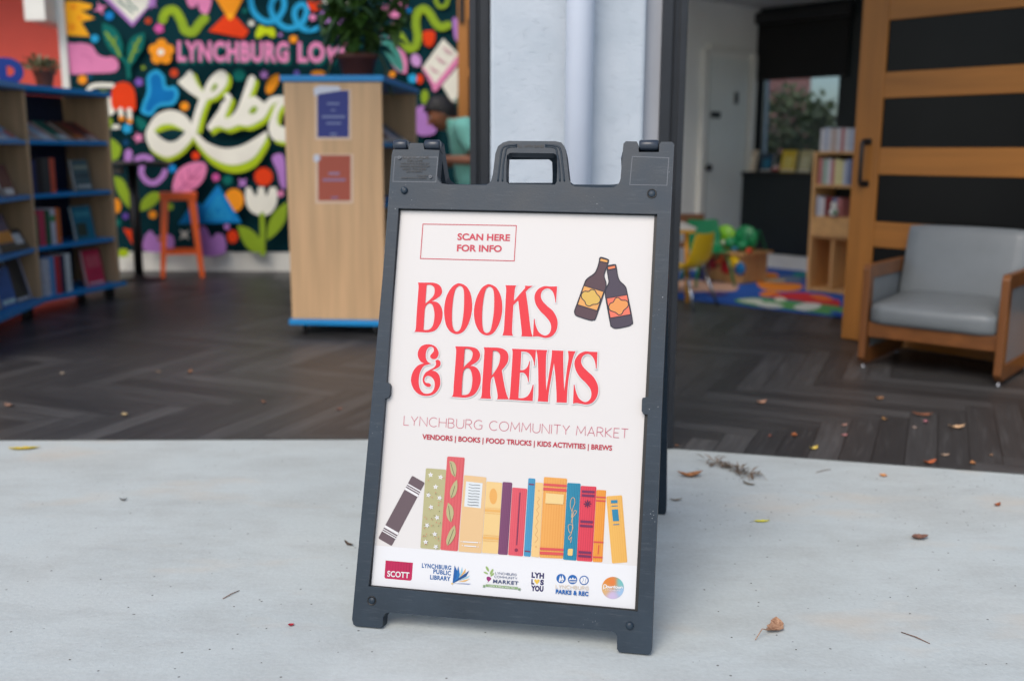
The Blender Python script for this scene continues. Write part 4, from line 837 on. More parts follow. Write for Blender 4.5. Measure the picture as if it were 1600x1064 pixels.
def slab(name, z, th, ov, parts, inset=.018, endov=0):
    for k in parts:
        a, b = nodes[k], nodes[k+1]; d = (b - a).normalized(); a2, b2 = a + d*inset, b - d*inset
        if endov and k == 2: b2 = b + d*endov
        mid = (a2 + b2)/2 + (-(nrm[k] + nrm[k+1])/2)*ov
        q = [a2 - nrm[k]*ov, mid, b2 - nrm[k+1]*ov, b2 + nrm[k+1]*(DEP-.012), a2 + nrm[k]*(DEP-.012)]
        MB().prism([v + UP*z for v in q], UP*th, BLUE).build(name, bc, bevel=.004)
for z in HS[1:]: slab('shelf', z - .026, .026, -.002, (0, 1, 2))
slab('base_shelf', HS[0] - .028, .028, .035, (0, 1, 2), -.0005, .04); slab('top', HT + .001, .034, .02, (0, 1, 2), -.0005, .03)
for k in range(3):
    a, b = nodes[k] + nrm[k]*(DEP-.01), nodes[k+1] + nrm[k+1]*(DEP-.01); MB().prism([a + UP*.11, b + UP*.11, b + UP*HT, a + UP*HT], (nrm[k]+nrm[k+1])*.006, NVB).build('back_panel', bc)
for k, (p, f) in enumerate(((Rp_, .06), (Rp_, .30), (Dp, .07), (Lp, .07), (L0, .07))):
    n = nrm[(3, 3, 2, 1, 0)[k]]; c_ = p + n*f + Vector((0, -.06, 0)); MB().box((c_.x, c_.y, .041), (.055, .055, .082), RUB, bev=.004).build('foot', bc)
def shelf_pt(k, f, depth, z): a, b = nodes[k], nodes[k+1]; n = nrm[k].lerp(nrm[k+1], f).normalized(); return a.lerp(b, f) + n*depth + UP*z
PAGES = M('book_pages', (226, 220, 206), .8, .08, 60, (1, 1, 8))
def book(name_label, pos, dirw, outn, th, hgt, dep, colr, lean=0, group=None, band=None):
    """upright volume: spine faces outn, thickness along dirw"""
    t = empty('book', tuple(pos), name_label, 'book', group); inn = -outn
    T = Matrix.Translation(pos) @ Matrix((( dirw.x, inn.x, 0, 0), (dirw.y, inn.y, 0, 0), (0, 0, 1, 0), (0, 0, 0, 1))) @ Matrix.Rotation(lean, 4, 'Y')
    cv = M('cover_%d_%d_%d' % colr, colr, .45, .12, 30); g = MB()
    g.box((0, .0015, hgt/2), (th, .003, hgt), cv, T)
    for s in (-1, 1): g.box((s*(th/2 - .001), dep/2 + .003, hgt/2), (.002, dep, hgt), cv, T)
    if band: g.box((0, -.0006, hgt*.72), (th*.96, .0012, hgt*.16), M('cover_%d_%d_%d' % band, band, .45, .1, 30), T)
    g.build('cover', t); MB().box((0, dep/2 + .002, hgt/2), (th - .004, dep - .004, hgt - .006), PAGES, T).build('pages', t); return t
def faceout(label, pos, outn, w_, hgt, colr, tilt=.2, group=None, deco=()):
    """volume shown face forward, leaning back"""
    side = Vector((outn.y, -outn.x, 0)); t = empty('book', tuple(pos), label, 'book', group); inn = -outn
    T = Matrix.Translation(pos) @ Matrix(((side.x, inn.x, 0, 0), (side.y, inn.y, 0, 0), (0, 0, 1, 0), (0, 0, 0, 1))) @ Matrix.Rotation(-tilt, 4, 'X')
    cv = M('cover_%d_%d_%d' % colr, colr, .4, .12, 20); g = MB()
    g.box((0, 0, hgt/2), (w_, .003, hgt), cv, T); g.box((0, .02, hgt/2), (w_, .003, hgt), cv, T)
    for (u0, u1, v0, v1, c_) in deco: g.box(((u0+u1)/2*w_, -.0025, (v0+v1)/2*hgt), ((u1-u0)*w_, .0016, (v1-v0)*hgt), M('cover_%d_%d_%d' % c_, c_, .4, .1, 20), T)
    g.build('cover', t); MB().box((0, .01, hgt/2), (w_-.006, .0165, hgt-.006), PAGES, T).build('pages', t); return t
GB = 'library books on the curved bookcase'
def row(k, z, spec, f0=.07, dep=.15, depth=.03):
    a, b = nodes[k], nodes[k+1]; d = (b - a).normalized(); o = -nrm[k].lerp(nrm[k+1], .5).normalized(); x = f0*(b - a).length
    for th, h, c_, lab, *rest in spec:
        p = shelf_pt(k, (x + th/2)/(b - a).length, depth, z + .001); book(lab, p, d, o, th - .0015, h, dep, c_, 0, GB, rest[0] if rest else None); x += th
row(2, HS[2], [(.05, .215, (34, 44, 92), 'thick navy book, leftmost on the shelf of the striped grey display book'), (.055, .225, (30, 26, 30), 'black book between the navy and the grey volumes'), (.075, .225, (62, 62, 62), 'thick grey book beside the orange-red spine'), (.05, .225, (212, 88, 62), 'orange-red book at the end of the dark volumes')], .05)
o2 = -nrm[3]
faceout('grey-green striped book shown face out at the right of the dark volumes', shelf_pt(2, .70, .045, HS[2] + .001), o2, .17, .215, (70, 98, 104), .15, GB, ((-.45, .45, .7, .8, (150, 160, 140)), (-.45, .45, .45, .52, (40, 60, 66)), (-.45, .4, .1, .2, (180, 184, 176))))
row(2, HS[1], [(.03, .2, (40, 100, 62), 'thin green book leftmost above the white books'), (.065, .225, (202, 62, 92), 'wide crimson pink book beside the thin green one'), (.05, .225, (22, 92, 62), 'dark green book between pink and white spines'), (.05, .235, (206, 206, 216), 'white book between the dark green and orange spines', (60, 150, 90)), (.05, .235, (222, 112, 52), 'orange book right of the white spine')], .05)
faceout('teal book shown face out beside the orange spine', shelf_pt(2, .69, .05, HS[1] + .001), o2, .2, .235, (20, 118, 142), .16, GB, ((-.1, .42, .12, .5, (54, 70, 56)), (-.4, .4, .68, .85, (60, 150, 166))))
row(2, HS[0], [(.06, .24, (200, 200, 206), 'pale grey book leftmost on the bottom shelf'), (.05, .25, (92, 150, 204), 'light blue book on the bottom shelf'), (.055, .25, (206, 52, 62), 'red book on the bottom shelf between blue and navy'), (.045, .25, (36, 40, 74), 'navy book on the bottom shelf'), (.06, .255, (214, 218, 214), 'white book at the right end of the bottom shelf row')], .05, depth=.0)
faceout('bright crimson book shown face out on the bottom shelf', shelf_pt(2, .76, .04, HS[0] + .001), o2, .19, .25, (222, 40, 82), .15, GB, ((-.4, .4, .5, .85, (232, 92, 110)), (-.42, .42, .04, .1, (230, 190, 200))))
for f, c_, lab, dc in ((.13, (78, 84, 92), 'dark grey magazine lying sloped at the left of the top shelf', (160, 160, 160)), (.30, (176, 190, 200), 'pale blue grey magazine lying sloped on the top shelf', (222, 226, 226)), (.5, (52, 112, 92), 'green magazine lying sloped on the top shelf', (200, 210, 206)), (.70, (110, 66, 44), 'brown magazine lying sloped on the top shelf', (196, 110, 50)), (.86, (88, 40, 44), 'dark red magazine at the right end of the top shelf', (190, 170, 160))):
    faceout(lab, shelf_pt(2, f, .03, HS[3] + .001), -nrm[2].lerp(nrm[3], f), .145, .24, c_, 1.0, GB, ((-.42, .3, .1, .3, dc), (-.46, -.36, .05, .95, (206, 60, 70)), (-.4, .4, .02, .07, (214, 214, 214))))
o1 = -nrm[2].lerp(nrm[1], .3)
faceout('white and red magazine lying sloped on the left bay top shelf', shelf_pt(1, .60, .03, HS[3] + .001), o1, .16, .23, (206, 210, 216), .95, GB, ((-.4, .3, .2, .7, (206, 66, 52)),))
faceout('light blue magazine lying sloped beside the upright panel', shelf_pt(1, .82, .03, HS[3] + .001), o1, .16, .23, (150, 178, 206), .95, GB, ((-.4, .4, .55, .8, (226, 226, 220)), (-.4, .0, .1, .4, (210, 90, 60))))
faceout('dark red book leaning on the left bay middle shelf', shelf_pt(1, .70, .04, HS[2] + .001), o1, .17, .2, (92, 30, 34), .35, GB, ((-.3, .4, .05, .25, (220, 216, 210)),))
faceout('purple and orange book leaning on the left bay lower shelf', shelf_pt(1, .62, .05, HS[1] + .001), o1, .2, .24, (74, 56, 104), .35, GB, ((-.5, .5, .25, .55, (224, 140, 40)), (-.5, .5, 0, .22, (36, 36, 40))))
faceout('black and white book at the end of the left bay lower shelf', shelf_pt(1, .84, .03, HS[1] + .001), o1, .16, .14, (34, 36, 42), .5, GB, ((-.3, .4, .3, .8, (214, 214, 214)),))
faceout('black book with white lower edge shown face out on the bottom shelf', shelf_pt(1, .82, .05, HS[0] + .001), o1, .21, .27, (36, 38, 44), .25, GB, ((-.5, -.4, 0, 1, (176, 180, 200)), (-.3, .46, .03, .1, (200, 200, 204))))
faceout('deep blue book at the left edge of the bottom shelf', shelf_pt(1, .52, .05, HS[0] + .001), o1, .2, .24, (30, 96, 170), .2, GB, ((-.4, .4, .08, .2, (190, 220, 220)),))
# things on top of the bookcase
TOPZ = HT + .036
pd = shelf_pt(2, .02, .11, TOPZ); t = empty('letter_block', tuple(pd), 'deep blue freestanding letter D on top of the bookcase', 'letter')
s_ = Vector((.93, .36, 0)); inn = Vector((-.36, .93, 0)); g = MB()
outer = [(0, 0), (.06, 0)] + [(.06 + .085*math.cos(R(a_)), .08 + .08*math.sin(R(a_))) for a_ in range(-90, 91, 15)] + [(0, .16)]
inner_ = [(.05, .05), (.066, .05)] + [(.066 + .028*math.cos(R(a_)), .08 + .03*math.sin(R(a_))) for a_ in range(-90, 91, 15)] + [(.05, .11)]
g.holed([[pd + s_*(x - .05) + UP*y for x, y in lp] for lp in (outer, inner_)], inn*.03, M('letter_blue', (18, 66, 160), .45, .05)); g.build('letter', t, bevel=.002)
pd = shelf_pt(2, .32, .2, TOPZ); t = empty('wooden_tray', tuple(pd), 'flat wooden strip lying between the letter and the plant pot', 'tray')
MB().box((pd.x, pd.y, pd.z+.011), (.06, .34, .02), wood('tray_wood', (190, 130, 80), 'Y'), bev=.004).build('board', t)
TERRA = M('terracotta', (150, 78, 52), .75, .15, 14)
def pot(name, label, p, r, h, mat=TERRA):
    t = empty(name, tuple(p), label, 'potted plant')
    MB().lathe([(r*.68, 0), (r*.7, .002), (r*.93, h*.78), (r, h*.78), (r*1.02, h), (r*.9, h), (r*.86, h*.86), (0, h*.85)], p, mat, 28).build('pot', t)
    return t
pd = shelf_pt(2, .52, .17, TOPZ); t = pot('potted_succulent', 'small succulent in a terracotta pot on the bookcase', pd, .068, .13)
SUC = leafmat('succulent_leaf', (.10, .12, .04), (.24, .2, .10))
leaf_cloud([(pd + Vector((.035*math.cos(k), .035*math.sin(k), .145)), .05) for k in range(6)] + [(pd + Vector((-.09, -.02, .15)), .035)], 260, .045, SUC, 5).build('foliage', t, normals=False)
# ---- rolling book cart
ct = empty('book_cart', (-.95, 6.1, 0), 'tall birch book cart on casters with blue top, two notices on its end', 'book cart')
FX = Vector((.997, .078, 0)); FY = Vector((.078*-1, .997, 0)); FY = Vector((.07, .9975, 0)); FX = Vector((.9975, -.07, 0))
c0 = Vector((-1.262, 5.632, 0)); WC, LC, ZC, HC = .545, 1.15, .10, 1.415
CT = Matrix(((FX.x, FY.x, 0, c0.x), (FX.y, FY.y, 0, c0.y), (0, 0, 1, 0), (0, 0, 0, 1)))
MB().box((WC/2, .013, (ZC+HC)/2), (WC, .026, HC-ZC), BIRCH, CT, bev=.003).build('end_panel', ct); MB().box((WC/2, LC-.013, (ZC+HC)/2), (WC, .026, HC-ZC), BIRCH, CT, bev=.003).build('end_panel', ct)
MB().box((WC/2, LC/2, (ZC+HC)/2), (.02, LC-.054, HC-ZC), NVB, CT).build('centre_panel', ct)
MB().box((WC/2, LC/2, HC+.018), (WC+.03, LC+.03, .034), BLUE, CT, bev=.005).build('top', ct); MB().box((WC/2, LC/2, ZC-.018), (WC+.03, LC+.03, .034), BLUE, CT, bev=.005).build('base', ct)
for z in (.40, .74, 1.08):
    for sx in (-1, 1): MB().box((WC/2 + sx*(WC/4+.002), LC/2, z), (WC/2-.016, LC-.054, .024), BLUE, CT, bev=.003).build('shelf', ct)
for x, y in ((.06, .06), (WC-.06, .06), (.06, LC-.06), (WC-.06, LC-.06)):
    p = CT @ Vector((x, y, 0)); w_ = MB().lathe([(.012, -.012), (.033, -.011), (.034, 0), (.033, .011), (.012, .012)], (p.x, p.y, .034), RUB, 24, (1, .1, 0)).build('caster_wheel', ct)
    g = MB(); g.box((p.x-.016, p.y, .052), (.003, .03, .05), M('steel', (150, 152, 156), .3, .1, metal=1)); g.box((p.x+.016, p.y, .052), (.003, .03, .05), MATS['steel']); g.box((p.x, p.y, .0755), (.04, .04, .006), MATS['steel']); g.build('caster_fork', ct)
def notice(label, x0, y0, x1, y1, colr, tape, lines):
    n = FY; f = lambda x, y, l: onplane(x, y, c0 - FY*(l + .0015), n)
    c_ = f((x0+x1)/2, (y0+y1)/2, 0); t = empty('notice', tuple(c_), label, 'notice')
    a = Art(f, .0006); a.poly([(x0-4, y0-2), (x1+4, y0-2), (x1+4, y1+4), (x0-4, y1+4)], M('clear_sleeve', (222, 196, 172), .25, .03)); a.mb.build('sleeve', t, normals=False)
    a = Art(f, .0006, .0006); a.poly([(x0, y0), (x1, y0), (x1, y1), (x0, y1)], P(colr)); a.mb.build('sheet', t, normals=False)
    a = Art(f, .0004, .0018)
    for (u0, u1, v, wd, cc) in lines: a.stroke([(x0 + (x1-x0)*u0, y0 + (y1-y0)*v), (x0 + (x1-x0)*u1, y0 + (y1-y0)*v)], wd, P(cc), sm=False, caps=False)
    a.mb.build('print', t, normals=False)
    a = Art(f, .0004, .0030); a.poly(tape, M('clear_tape', (206, 212, 228), .2, .05)); a.mb.build('tape', t, normals=False)
PB_ = (150, 164, 214)
notice('blue paper notice taped high on the end of the book cart', 496, 142, 545, 215, (62, 74, 160), [(490,138),(500,134),(530,135),(533,142),(500,147),(491,151)], [(.3, .7, .28, 3.2, PB_), (.42, .58, .42, 2.2, PB_), (.14, .88, .56, 3.6, PB_), (.28, .76, .70, 3, PB_), (.4, .62, .93, 3, PB_)])
notice('orange-red paper notice taped below the blue one on the cart', 497, 243, 548, 314, (206, 104, 84), [(490,243),(497,241),(501,248),(496,254),(490,252)], [(.32, .66, .40, 4, (190, 160, 196)), (.14, .84, .54, 4, (184, 150, 190)), (.4, .62, .93, 3, (180, 140, 180))])
GC = 'magazines on the open side of the book cart'
for i, (y, c_, lab) in enumerate(((.25, (206, 200, 190), 'cream magazine nearest on the open cart shelf'), (.5, (120, 66, 60), 'brown red magazine second on the open cart shelf'), (.75, (196, 190, 200), 'pale magazine third on the open cart shelf'), (.98, (60, 92, 120), 'blue grey magazine farthest on the open cart shelf'))):
    faceout(lab, CT @ Vector((WC-.03, y, 1.093)), FX, .2, .25, c_, .95, GC, ((-.4, .4, .06, .2, (220, 214, 204)),))
pp = aty(559, 118, 6.0); pp.z = HC + .0355; t = pot('potted_plant', 'leafy trailing green plant in a brown pot on the book cart', pp, .118, .145, M('brown_pot', (98, 52, 38), .55, .12, 8))
LG1, LG2 = leafmat('houseplant_leaf', (.022, .07, .012), (.075, .16, .02)), None
g = MB(); rr = random.Random(4); st = MB()
for i in range(26):
    an, ln = rr.uniform(0, 6.28), rr.uniform(.16, .48); out = rr.uniform(.10, .30) if i > 8 else rr.uniform(.02, .1); drp = rr.uniform(.0, .05) if i % 3 == 0 else 0
    P0 = pp + Vector((.05*math.cos(an), .05*math.sin(an), .13)); top = P0 + Vector((out*.5*math.cos(an), out*.5*math.sin(an), ln*.7)); end = P0 + Vector((out*math.cos(an), out*math.sin(an), ln - drp*2.2))
    cv = [P0*(1-t_)**2 + top*2*t_*(1-t_) + end*t_*t_ for t_ in [k/8 for k in range(9)]]; st.tube(cv, [.004]*8 + [.002], LG1, 5)
    for k in range(2, 9):
        for q in range(2 if k % 2 else 1):
            d = Vector((rr.uniform(-1, 1), rr.uniform(-1, 1), rr.uniform(-.6, .5))).normalized(); s2 = d.cross(Vector((0, 0, 1))).normalized(); ll = rr.uniform(.09, .16); p = cv[k]; w2 = ll*.27; sag = Vector((0, 0, -ll*.3))
            g.add([p, p + d*ll*.45 + s2*w2, p + d*ll + sag, p + d*ll*.45 - s2*w2, p + d*ll*.5 + UP*.006], [(0, 1, 4), (1, 2, 4), (2, 3, 4), (3, 0, 4)], LG1)
for an in (3.5, 2.9, 6.1):
    for k in range(5):
        p = pp + Vector(((.13 + .012*k)*math.cos(an), (.13 + .012*k)*math.sin(an), .16 - .045*k)); d = Vector((math.cos(an + rr.uniform(-.8, .8))*.5, math.sin(an)*.5, -.8)).normalized(); s2 = d.cross(Vector((math.sin(an), -math.cos(an), .2))).normalized(); ll = .10
        s2 = Vector((-math.sin(an), math.cos(an), 0)); g.add([p, p + d*ll*.4 + s2*.03, p + d*ll, p + d*ll*.4 - s2*.03], [(0, 1, 2), (0, 2, 3)], LG1)
g.build('foliage', t, normals=False); st.build('stem', t)
# ---- orange stool and black table
ORM = M('orange_enamel', (252, 100, 16), .35, .08, 6)
def make_stool(label, x, y, h, mat, rz=0, group=None):
    t = empty('stool', (x, y, 0), label, 'stool', group, rz); T = WM[t]
    hs, hb = .135, .175
    g = MB().box((0, 0, h-.012), (hs*2+.03, hs*2+.03, .024), mat, T, bev=.008); g.box((0, 0, h-.04), (hs*2+.02, hs*2+.02, .04), mat, T, bev=.006); g.build('seat', t)
    for sx in (-1, 1):
        for sy in (-1, 1):
            g = MB(); a = Vector((sx*hs, sy*hs, h-.03)); b = Vector((sx*hb, sy*hb, 0)); wt, wb = .062, .036; vs = []
            for c_, w_ in ((a, wt), (b, wb)): vs += [T @ (c_ + Vector((-sx*w_*dx, -sy*w_*dy, 0))) for dx, dy in ((0, 0), (1, 0), (1, .18), (.18, .18), (.18, 1), (0, 1))]
            n = 6; g.add(vs, [(i, (i+1) % n, n + (i+1) % n, n + i) for i in range(n)] + [tuple(range(n)), tuple(range(n, 2*n))], mat); g.build('leg', t)
    zf = h*.30; e = hs + (hb-hs)*.7 - .008
    for sx, sy in ((0, 1), (0, -1), (1, 0), (-1, 0)): MB().box((sx*e, sy*e, zf), (.006 if sx else 2*e-.02, .006 if sy else 2*e-.02, .026), mat, T).build('footrest', t)
    return t
sp = (ground(247, 436) + ground(315, 434))/2
make_stool('orange metal stool standing by the painted mural wall', sp.x - .03, sp.y + .16, .70, ORM, R(18.6))
tp = ground(218, 439); t = empty('bar_table', tuple(tp), 'tall black round bar table by the mural, behind the bookcase end', 'table')
MB().lathe([(.29, 0), (.3, .006), (.3, .024), (.29, .03), (0, .03)], (tp.x, tp.y, .925), BLACK, 40).build('table_top', t)
MB().lathe([(.035, 0), (.035, .9)], (tp.x, tp.y, .024), BLACK, 20).build('column', t)
MB().lathe([(.21, 0), (.21, .008), (.16, .018), (.05, .03), (.04, .05), (0, .05)], (tp.x, tp.y, 0), BLACK, 36).build('base', t)
q = aty(210, 271, tp.y - .02); MB().box((tp.x - .06, tp.y-.12, .885), (.06, .06, .05), M('grey_bracket', (110, 104, 100), .5), bev=.005).build('underside_bracket', t)

# ---- barn doors
OAK = wood('golden_oak', (164, 106, 44), 'Z', .4, .16, 20); OAKH = wood('golden_oak_rail', (164, 106, 44), 'X', .4, .16, 20); DGL = M('dark_tinted_panel', (9, 9, 9), .3, .3, 3, spec=.25)
def barn_door(label, p0, along, stile, width, cuts, height, handle=None, th=.045):
    t = empty('barn_door', tuple(p0), label, 'sliding door', None, math.atan2(along.y, along.x)); T = WM[t]
    def lb(x0, x1, z0, z1, y0, y1, mat, name, bev=.003): return MB().box((0, 0, 0), (x1-x0, y1-y0, z1-z0), mat, T @ Matrix.Translation(((x0+x1)/2, (y0+y1)/2, (z0+z1)/2)), bev=bev).build(name, t)
    lb(0, stile, .012, height, 0, th, OAK, 'stile'); lb(width-stile, width, .012, height, 0, th, OAK, 'stile')
    zs = [height] + cuts + [.012]
    for i in range(0, len(zs), 2): lb(stile+.001, width-stile-.001, zs[i+1], zs[i], .001, th-.001, OAKH, 'rail')
    for i in range(1, len(zs)-1, 2): lb(stile+.001, width-stile-.001, zs[i+1]+.001, zs[i]-.001, .014, .03, DGL, 'glass_panel', 0)
    if handle:
        z0, z1 = handle; x = stile*.52
        g = MB().tube([T @ Vector((x + .012, 0, z1)), T @ Vector((x, -.045, z1)), T @ Vector((x, -.05, z1-.01)), T @ Vector((x, -.05, z0+.01)), T @ Vector((x, -.045, z0)), T @ Vector((x + .012, 0, z0))], .011, BLACK, 10)
        for z in (z0, z1): g.box((x + .004, -.004, z), (.05, .008, .034), BLACK, T, bev=.003)
        g.build('handle', t)
    return t
d0 = Vector((1.872, 5.575, 0)); bn = Vector((-E2.y, E2.x, 0))
zc_ = lambda y: onplane(1366, y, d0, bn).z
cuts = [zc_(-42 - 35), zc_(-42 - 0)] if 0 else []
cuts = [zc_(34.5), zc_(114.5), zc_(154.5), zc_(231), zc_(273), zc_(346.5), zc_(386), zc_(462)]
st_w = (onplane(1369, 250, d0, bn) - onplane(1329, 250, d0, bn)).length
barn_door('large golden oak sliding barn door with dark panels behind the armchair', d0, E2, st_w, 1.65, [cuts[0] + (cuts[0]-cuts[1])+.17*(1), cuts[0]+.17] + cuts, 2.25, (onplane(1338, 287, d0, bn).z, onplane(1338, 222, d0, bn).z))
d1 = aty(715.5, 160, 7.75); d1.z = 0
barn_door('narrow strip of golden oak sliding door beyond the seated person', d1, Vector((1, 0, 0)), (aty(732, 100, 7.75).x - d1.x), .95, [2.02, 1.66, 1.6, 1.18, 1.1, .7, .62, .22], 2.4)
q = aty(721, 15, 7.70); t = empty('door_hanger', tuple(q), 'black steel strap and roller at the top of the narrow oak door', 'door hardware')
g = MB().box((q.x, 7.735, 1.046 + 1.19), (.035, .012, .5), BLACK, bev=.003); g.build('strap', t); MB().lathe([(.02, -.01), (.05, -.008), (.05, .008), (.02, .01)], (q.x, 7.715, 2.42), BLACK, 24, (0, 1, 0)).build('roller', t)

# ================================================================== RIGHT ROOM FURNITURE
# ---- armchair
CH0, cR_ = ground(1338, 575), ground(1562, 607); AW = (cR_ - CH0).length; c1 = (cR_ - CH0).normalized(); c2 = Vector((-c1.y, c1.x, 0)); CH0.z = 0
AT = Matrix(((c1.x, c2.x, 0, CH0.x), (c1.y, c2.y, 0, CH0.y), (0, 0, 1, 0), (0, 0, 0, 1)))     # x across the front, y towards the back
GREY = M('grey_vinyl', (112, 118, 122), .42, .05, 10, bump=.06, bs=120); OAKC = wood('oak_stain', (110, 68, 35), 'Z', .35, .22, 22); OAKCX = wood('oak_stain_rail', (110, 68, 35), 'X', .35, .22, 22)
ch = empty('armchair', tuple(CH0 + c1*.3 + c2*.28), 'low oak framed armchair with grey vinyl cushions before the sliding door', 'armchair')
AD, AHF, AHB, FZ = .56, .515, .50, .025
for x in (0, AW-.035):
    g = MB(); y0, y1 = 0, AD; z0, z1 = FZ, AHF
    out_ = [(y0+.03, z0), (y1-.02, z0), (y1, z0+.02), (y1, z1-.03), (y1-.03, z1), (y0+.02, z1), (y0, z1-.022), (y0, z0+.03)]
    in_ = [(y0+.062, z0+.075), (y1-.06, z0+.075), (y1-.06, z1-.07), (y0+.062, z1-.07)]
    g.holed([[AT @ Vector((x, y, z)) for y, z in lp] for lp in (out_, in_)], (AT.to_3x3() @ Vector((.035, 0, 0))), OAKC); g.build('arm_frame', ch, bevel=.005)
    MB().box((x + .0175, (y0+y1)/2, (z0+z1)/2), (.018, AD-.115, AHF-FZ-.14), GREY, AT).build('arm_panel', ch)
MB().box((AW/2, .03, .198), (AW-.072, .025, .075), OAKCX, AT, bev=.004).build('front_rail', ch); MB().box((AW/2, AD-.05, .13), (AW-.072, .025, .09), OAKCX, AT, bev=.004).build('back_rail', ch)
def cushion(T, size, mat, name, puff=.014, bev=.028):
    bm = bmesh.new(); bmesh.ops.create_cube(bm, size=1)
    for v in bm.verts: v.co = Vector((v.co.x*size[0], v.co.y*size[1], v.co.z*size[2]))
    bmesh.ops.subdivide_edges(bm, edges=bm.edges[:], cuts=7, use_grid_fill=True)
    for v in bm.verts:
        x, y, z = (v.co[i]/(size[i]/2) for i in range(3))
        e = [max(0, abs(v.co[i]) - (size[i]/2 - bev)) for i in range(3)]; L_ = math.sqrt(sum(q*q for q in e))
        if L_ > bev:
            for i in range(3): v.co[i] -= math.copysign(e[i]*(1 - bev/L_), v.co[i])
        v.co.z += puff*math.copysign(1, z)*(1-x*x)*(1-y*y) if abs(z) > .5 else 0
        v.co.y += puff*.7*math.copysign(1, y)*(1-x*x)*(1-z*z) if abs(y) > .9 else 0
    bm.verts.index_update(); g = MB(); g.add([T @ v.co for v in bm.verts], [[v.index for v in f.verts] for f in bm.faces], mat, True); bm.free(); return g.build(name, ch)
cushion(AT @ Matrix.Translation((AW/2, .255, .288)) @ Matrix.Rotation(R(3), 4, 'X'), (AW-.076, .51, .115), GREY, 'seat_cushion', .016, .035)
cushion(AT @ Matrix.Translation((AW/2, .475, .485)) @ Matrix.Rotation(R(-14), 4, 'X'), (AW-.078, .075, .40), GREY, 'back_cushion', .006, .02)
for x in (.018, AW-.018):
    for y in (.04, AD-.04): p = AT @ Vector((x, y, 0)); MB().lathe([(.012, 0), (.014, .004), (.006, .01), (.006, FZ)], p, MATS['steel'], 16).build('glide', ch)
# ---- rug
def on_rug(x, y, lift):
    p = ground(x, y, .014); p.z += lift; return p
r0, r1, rd = Vector((1.244, 7.099, 0)), Vector((2.104, 6.335, 0)), None
rdir = (r1 - r0).normalized(); rn = Vector((-rdir.y, rdir.x, 0)); rn = rn if rn.y > 0 else -rn
A_ = r0 - rdir*.9; B_ = r0 + rdir*2.3
t = empty('play_rug', tuple((A_ + B_)/2 + rn), 'colourful childrens play rug with blue, orange and green patches', 'rug')
RB = M('rug_blue_pile', (28, 88, 176), .9, .15, 60, bump=.2, bs=300)
MB().prism([A_ + UP*.0055, B_ + UP*.0055, B_ + rn*2.25 + UP*.0055, A_ + rn*2.25 + UP*.0055], UP*.008, RB).build('pile', t, bevel=.003)
def RP(c_): return M('rug_pile_%d_%d_%d' % c_, c_, .9, .15, 60)
a = Art(on_rug, .0004).see(1060, 320, 5.321)
for pts, cc in (([(0,640),(120,620),(260,640),(480,655),(470,715),(300,720),(0,720)], (206, 164, 140)), ([(660,640),(820,650),(1010,660),(1020,700),(900,722),(700,700)], (238, 140, 40)), ([(690,570),(800,570),(830,605),(700,622)], (238, 140, 40)), ([(680,735),(760,715),(860,745),(780,770),(690,760)], (236, 130, 50)), ([(760,765),(900,735),(1060,735),(1160,760),(1260,790),(1330,795),(1330,850),(1150,835),(1000,800),(840,780)], (214, 42, 46)), ([(1090,750),(1200,752),(1290,790),(1180,800)], (236, 110, 40)),
                ([(480,790),(640,775),(900,800),(1180,830),(1340,850),(1500,900),(1500,960),(1310,925),(1100,895),(900,870),(680,850),(500,818)], (96, 168, 92)), ([(500,795),(640,785),(700,800),(690,830),(560,815)], (226, 228, 206)), ([(640,830),(760,815),(880,850),(760,862)], (228, 230, 210)), ([(960,850),(1060,820),(1180,830),(1160,865),(1060,885),(980,872)], (232, 232, 214)), ([(800,780),(860,775),(900,800),(820,812)], (228, 226, 200)),
                ([(850,600),(980,605),(1040,640),(900,645)], (110, 130, 160)), ([(950,575),(1060,572),(1070,600),(980,602)], (40, 150, 140)), ([(230,735),(330,730),(420,745),(300,765)], (90, 70, 130)), ([(700,622),(860,625),(880,645),(720,645)], (206, 190, 160)), ([(1260,895),(1340,900),(1500,945),(1500,962),(1310,926)], (24, 80, 170))):
    a.blob(pts, RP(cc))
a.mb.build('pattern', t, normals=False)
# ---- wooden bookshelf
MAPLE = wood('maple', (206, 160, 104), 'Z', .45, .12, 20); MAPX = wood('maple_shelf', (206, 160, 104), 'X', .45, .12, 20)
bs0 = Vector((2.236, 7.534, 0)); ST = Matrix(((E2.x, E1.x, 0, bs0.x), (E2.y, E1.y, 0, bs0.y), (0, 0, 1, 0), (0, 0, 0, 1)))
bk = empty('wooden_bookshelf', tuple(bs0 + E2*.4), 'maple bookshelf with open lower cubby beside the sliding door', 'bookshelf')
bz = lambda y: onplane(1290, y, bs0, E1).z
zt, z2, z3, z4 = bz(237), bz(291), bz(341), bz(371); BW = .85
for x in (.012, BW-.012): MB().box((x, .15, zt/2), (.024, .30, zt), MAPLE, ST, bev=.003).build('side_panel', bk)
for z, th in ((zt-.01, .02), (z2, .02), (z3, .02)): MB().box((BW/2, .148, z), (BW-.05, .29, th), MAPX, ST, bev=.002).build('shelf', bk)
MB().box((BW/2, .145, z4), (BW-.05, .27, .02), MAPX, ST, bev=.002).build('shelf', bk); MB().box((BW/2, .004, (z3+z4)/2), (BW-.05, .018, z3-z4-.022), MAPX, ST, bev=.002).build('drawer_front', bk)
MB().box((BW/2, .145, .03), (BW-.05, .27, .022), MAPX, ST, bev=.002).build('shelf', bk); MB().box((BW*.22, .15, (z4+.04)/2), (.02, .25, z4-.066), MAPLE, ST).build('divider', bk); MB().box((BW/2, .294, (z4+.04)/2), (BW-.05, .01, z4-.07), MAPLE, ST).build('back_panel', bk)
MB().box((BW/2, .294, (z3+zt)/2), (BW-.05, .01, zt-z3-.04), NAVY, ST).build('back_panel', bk)
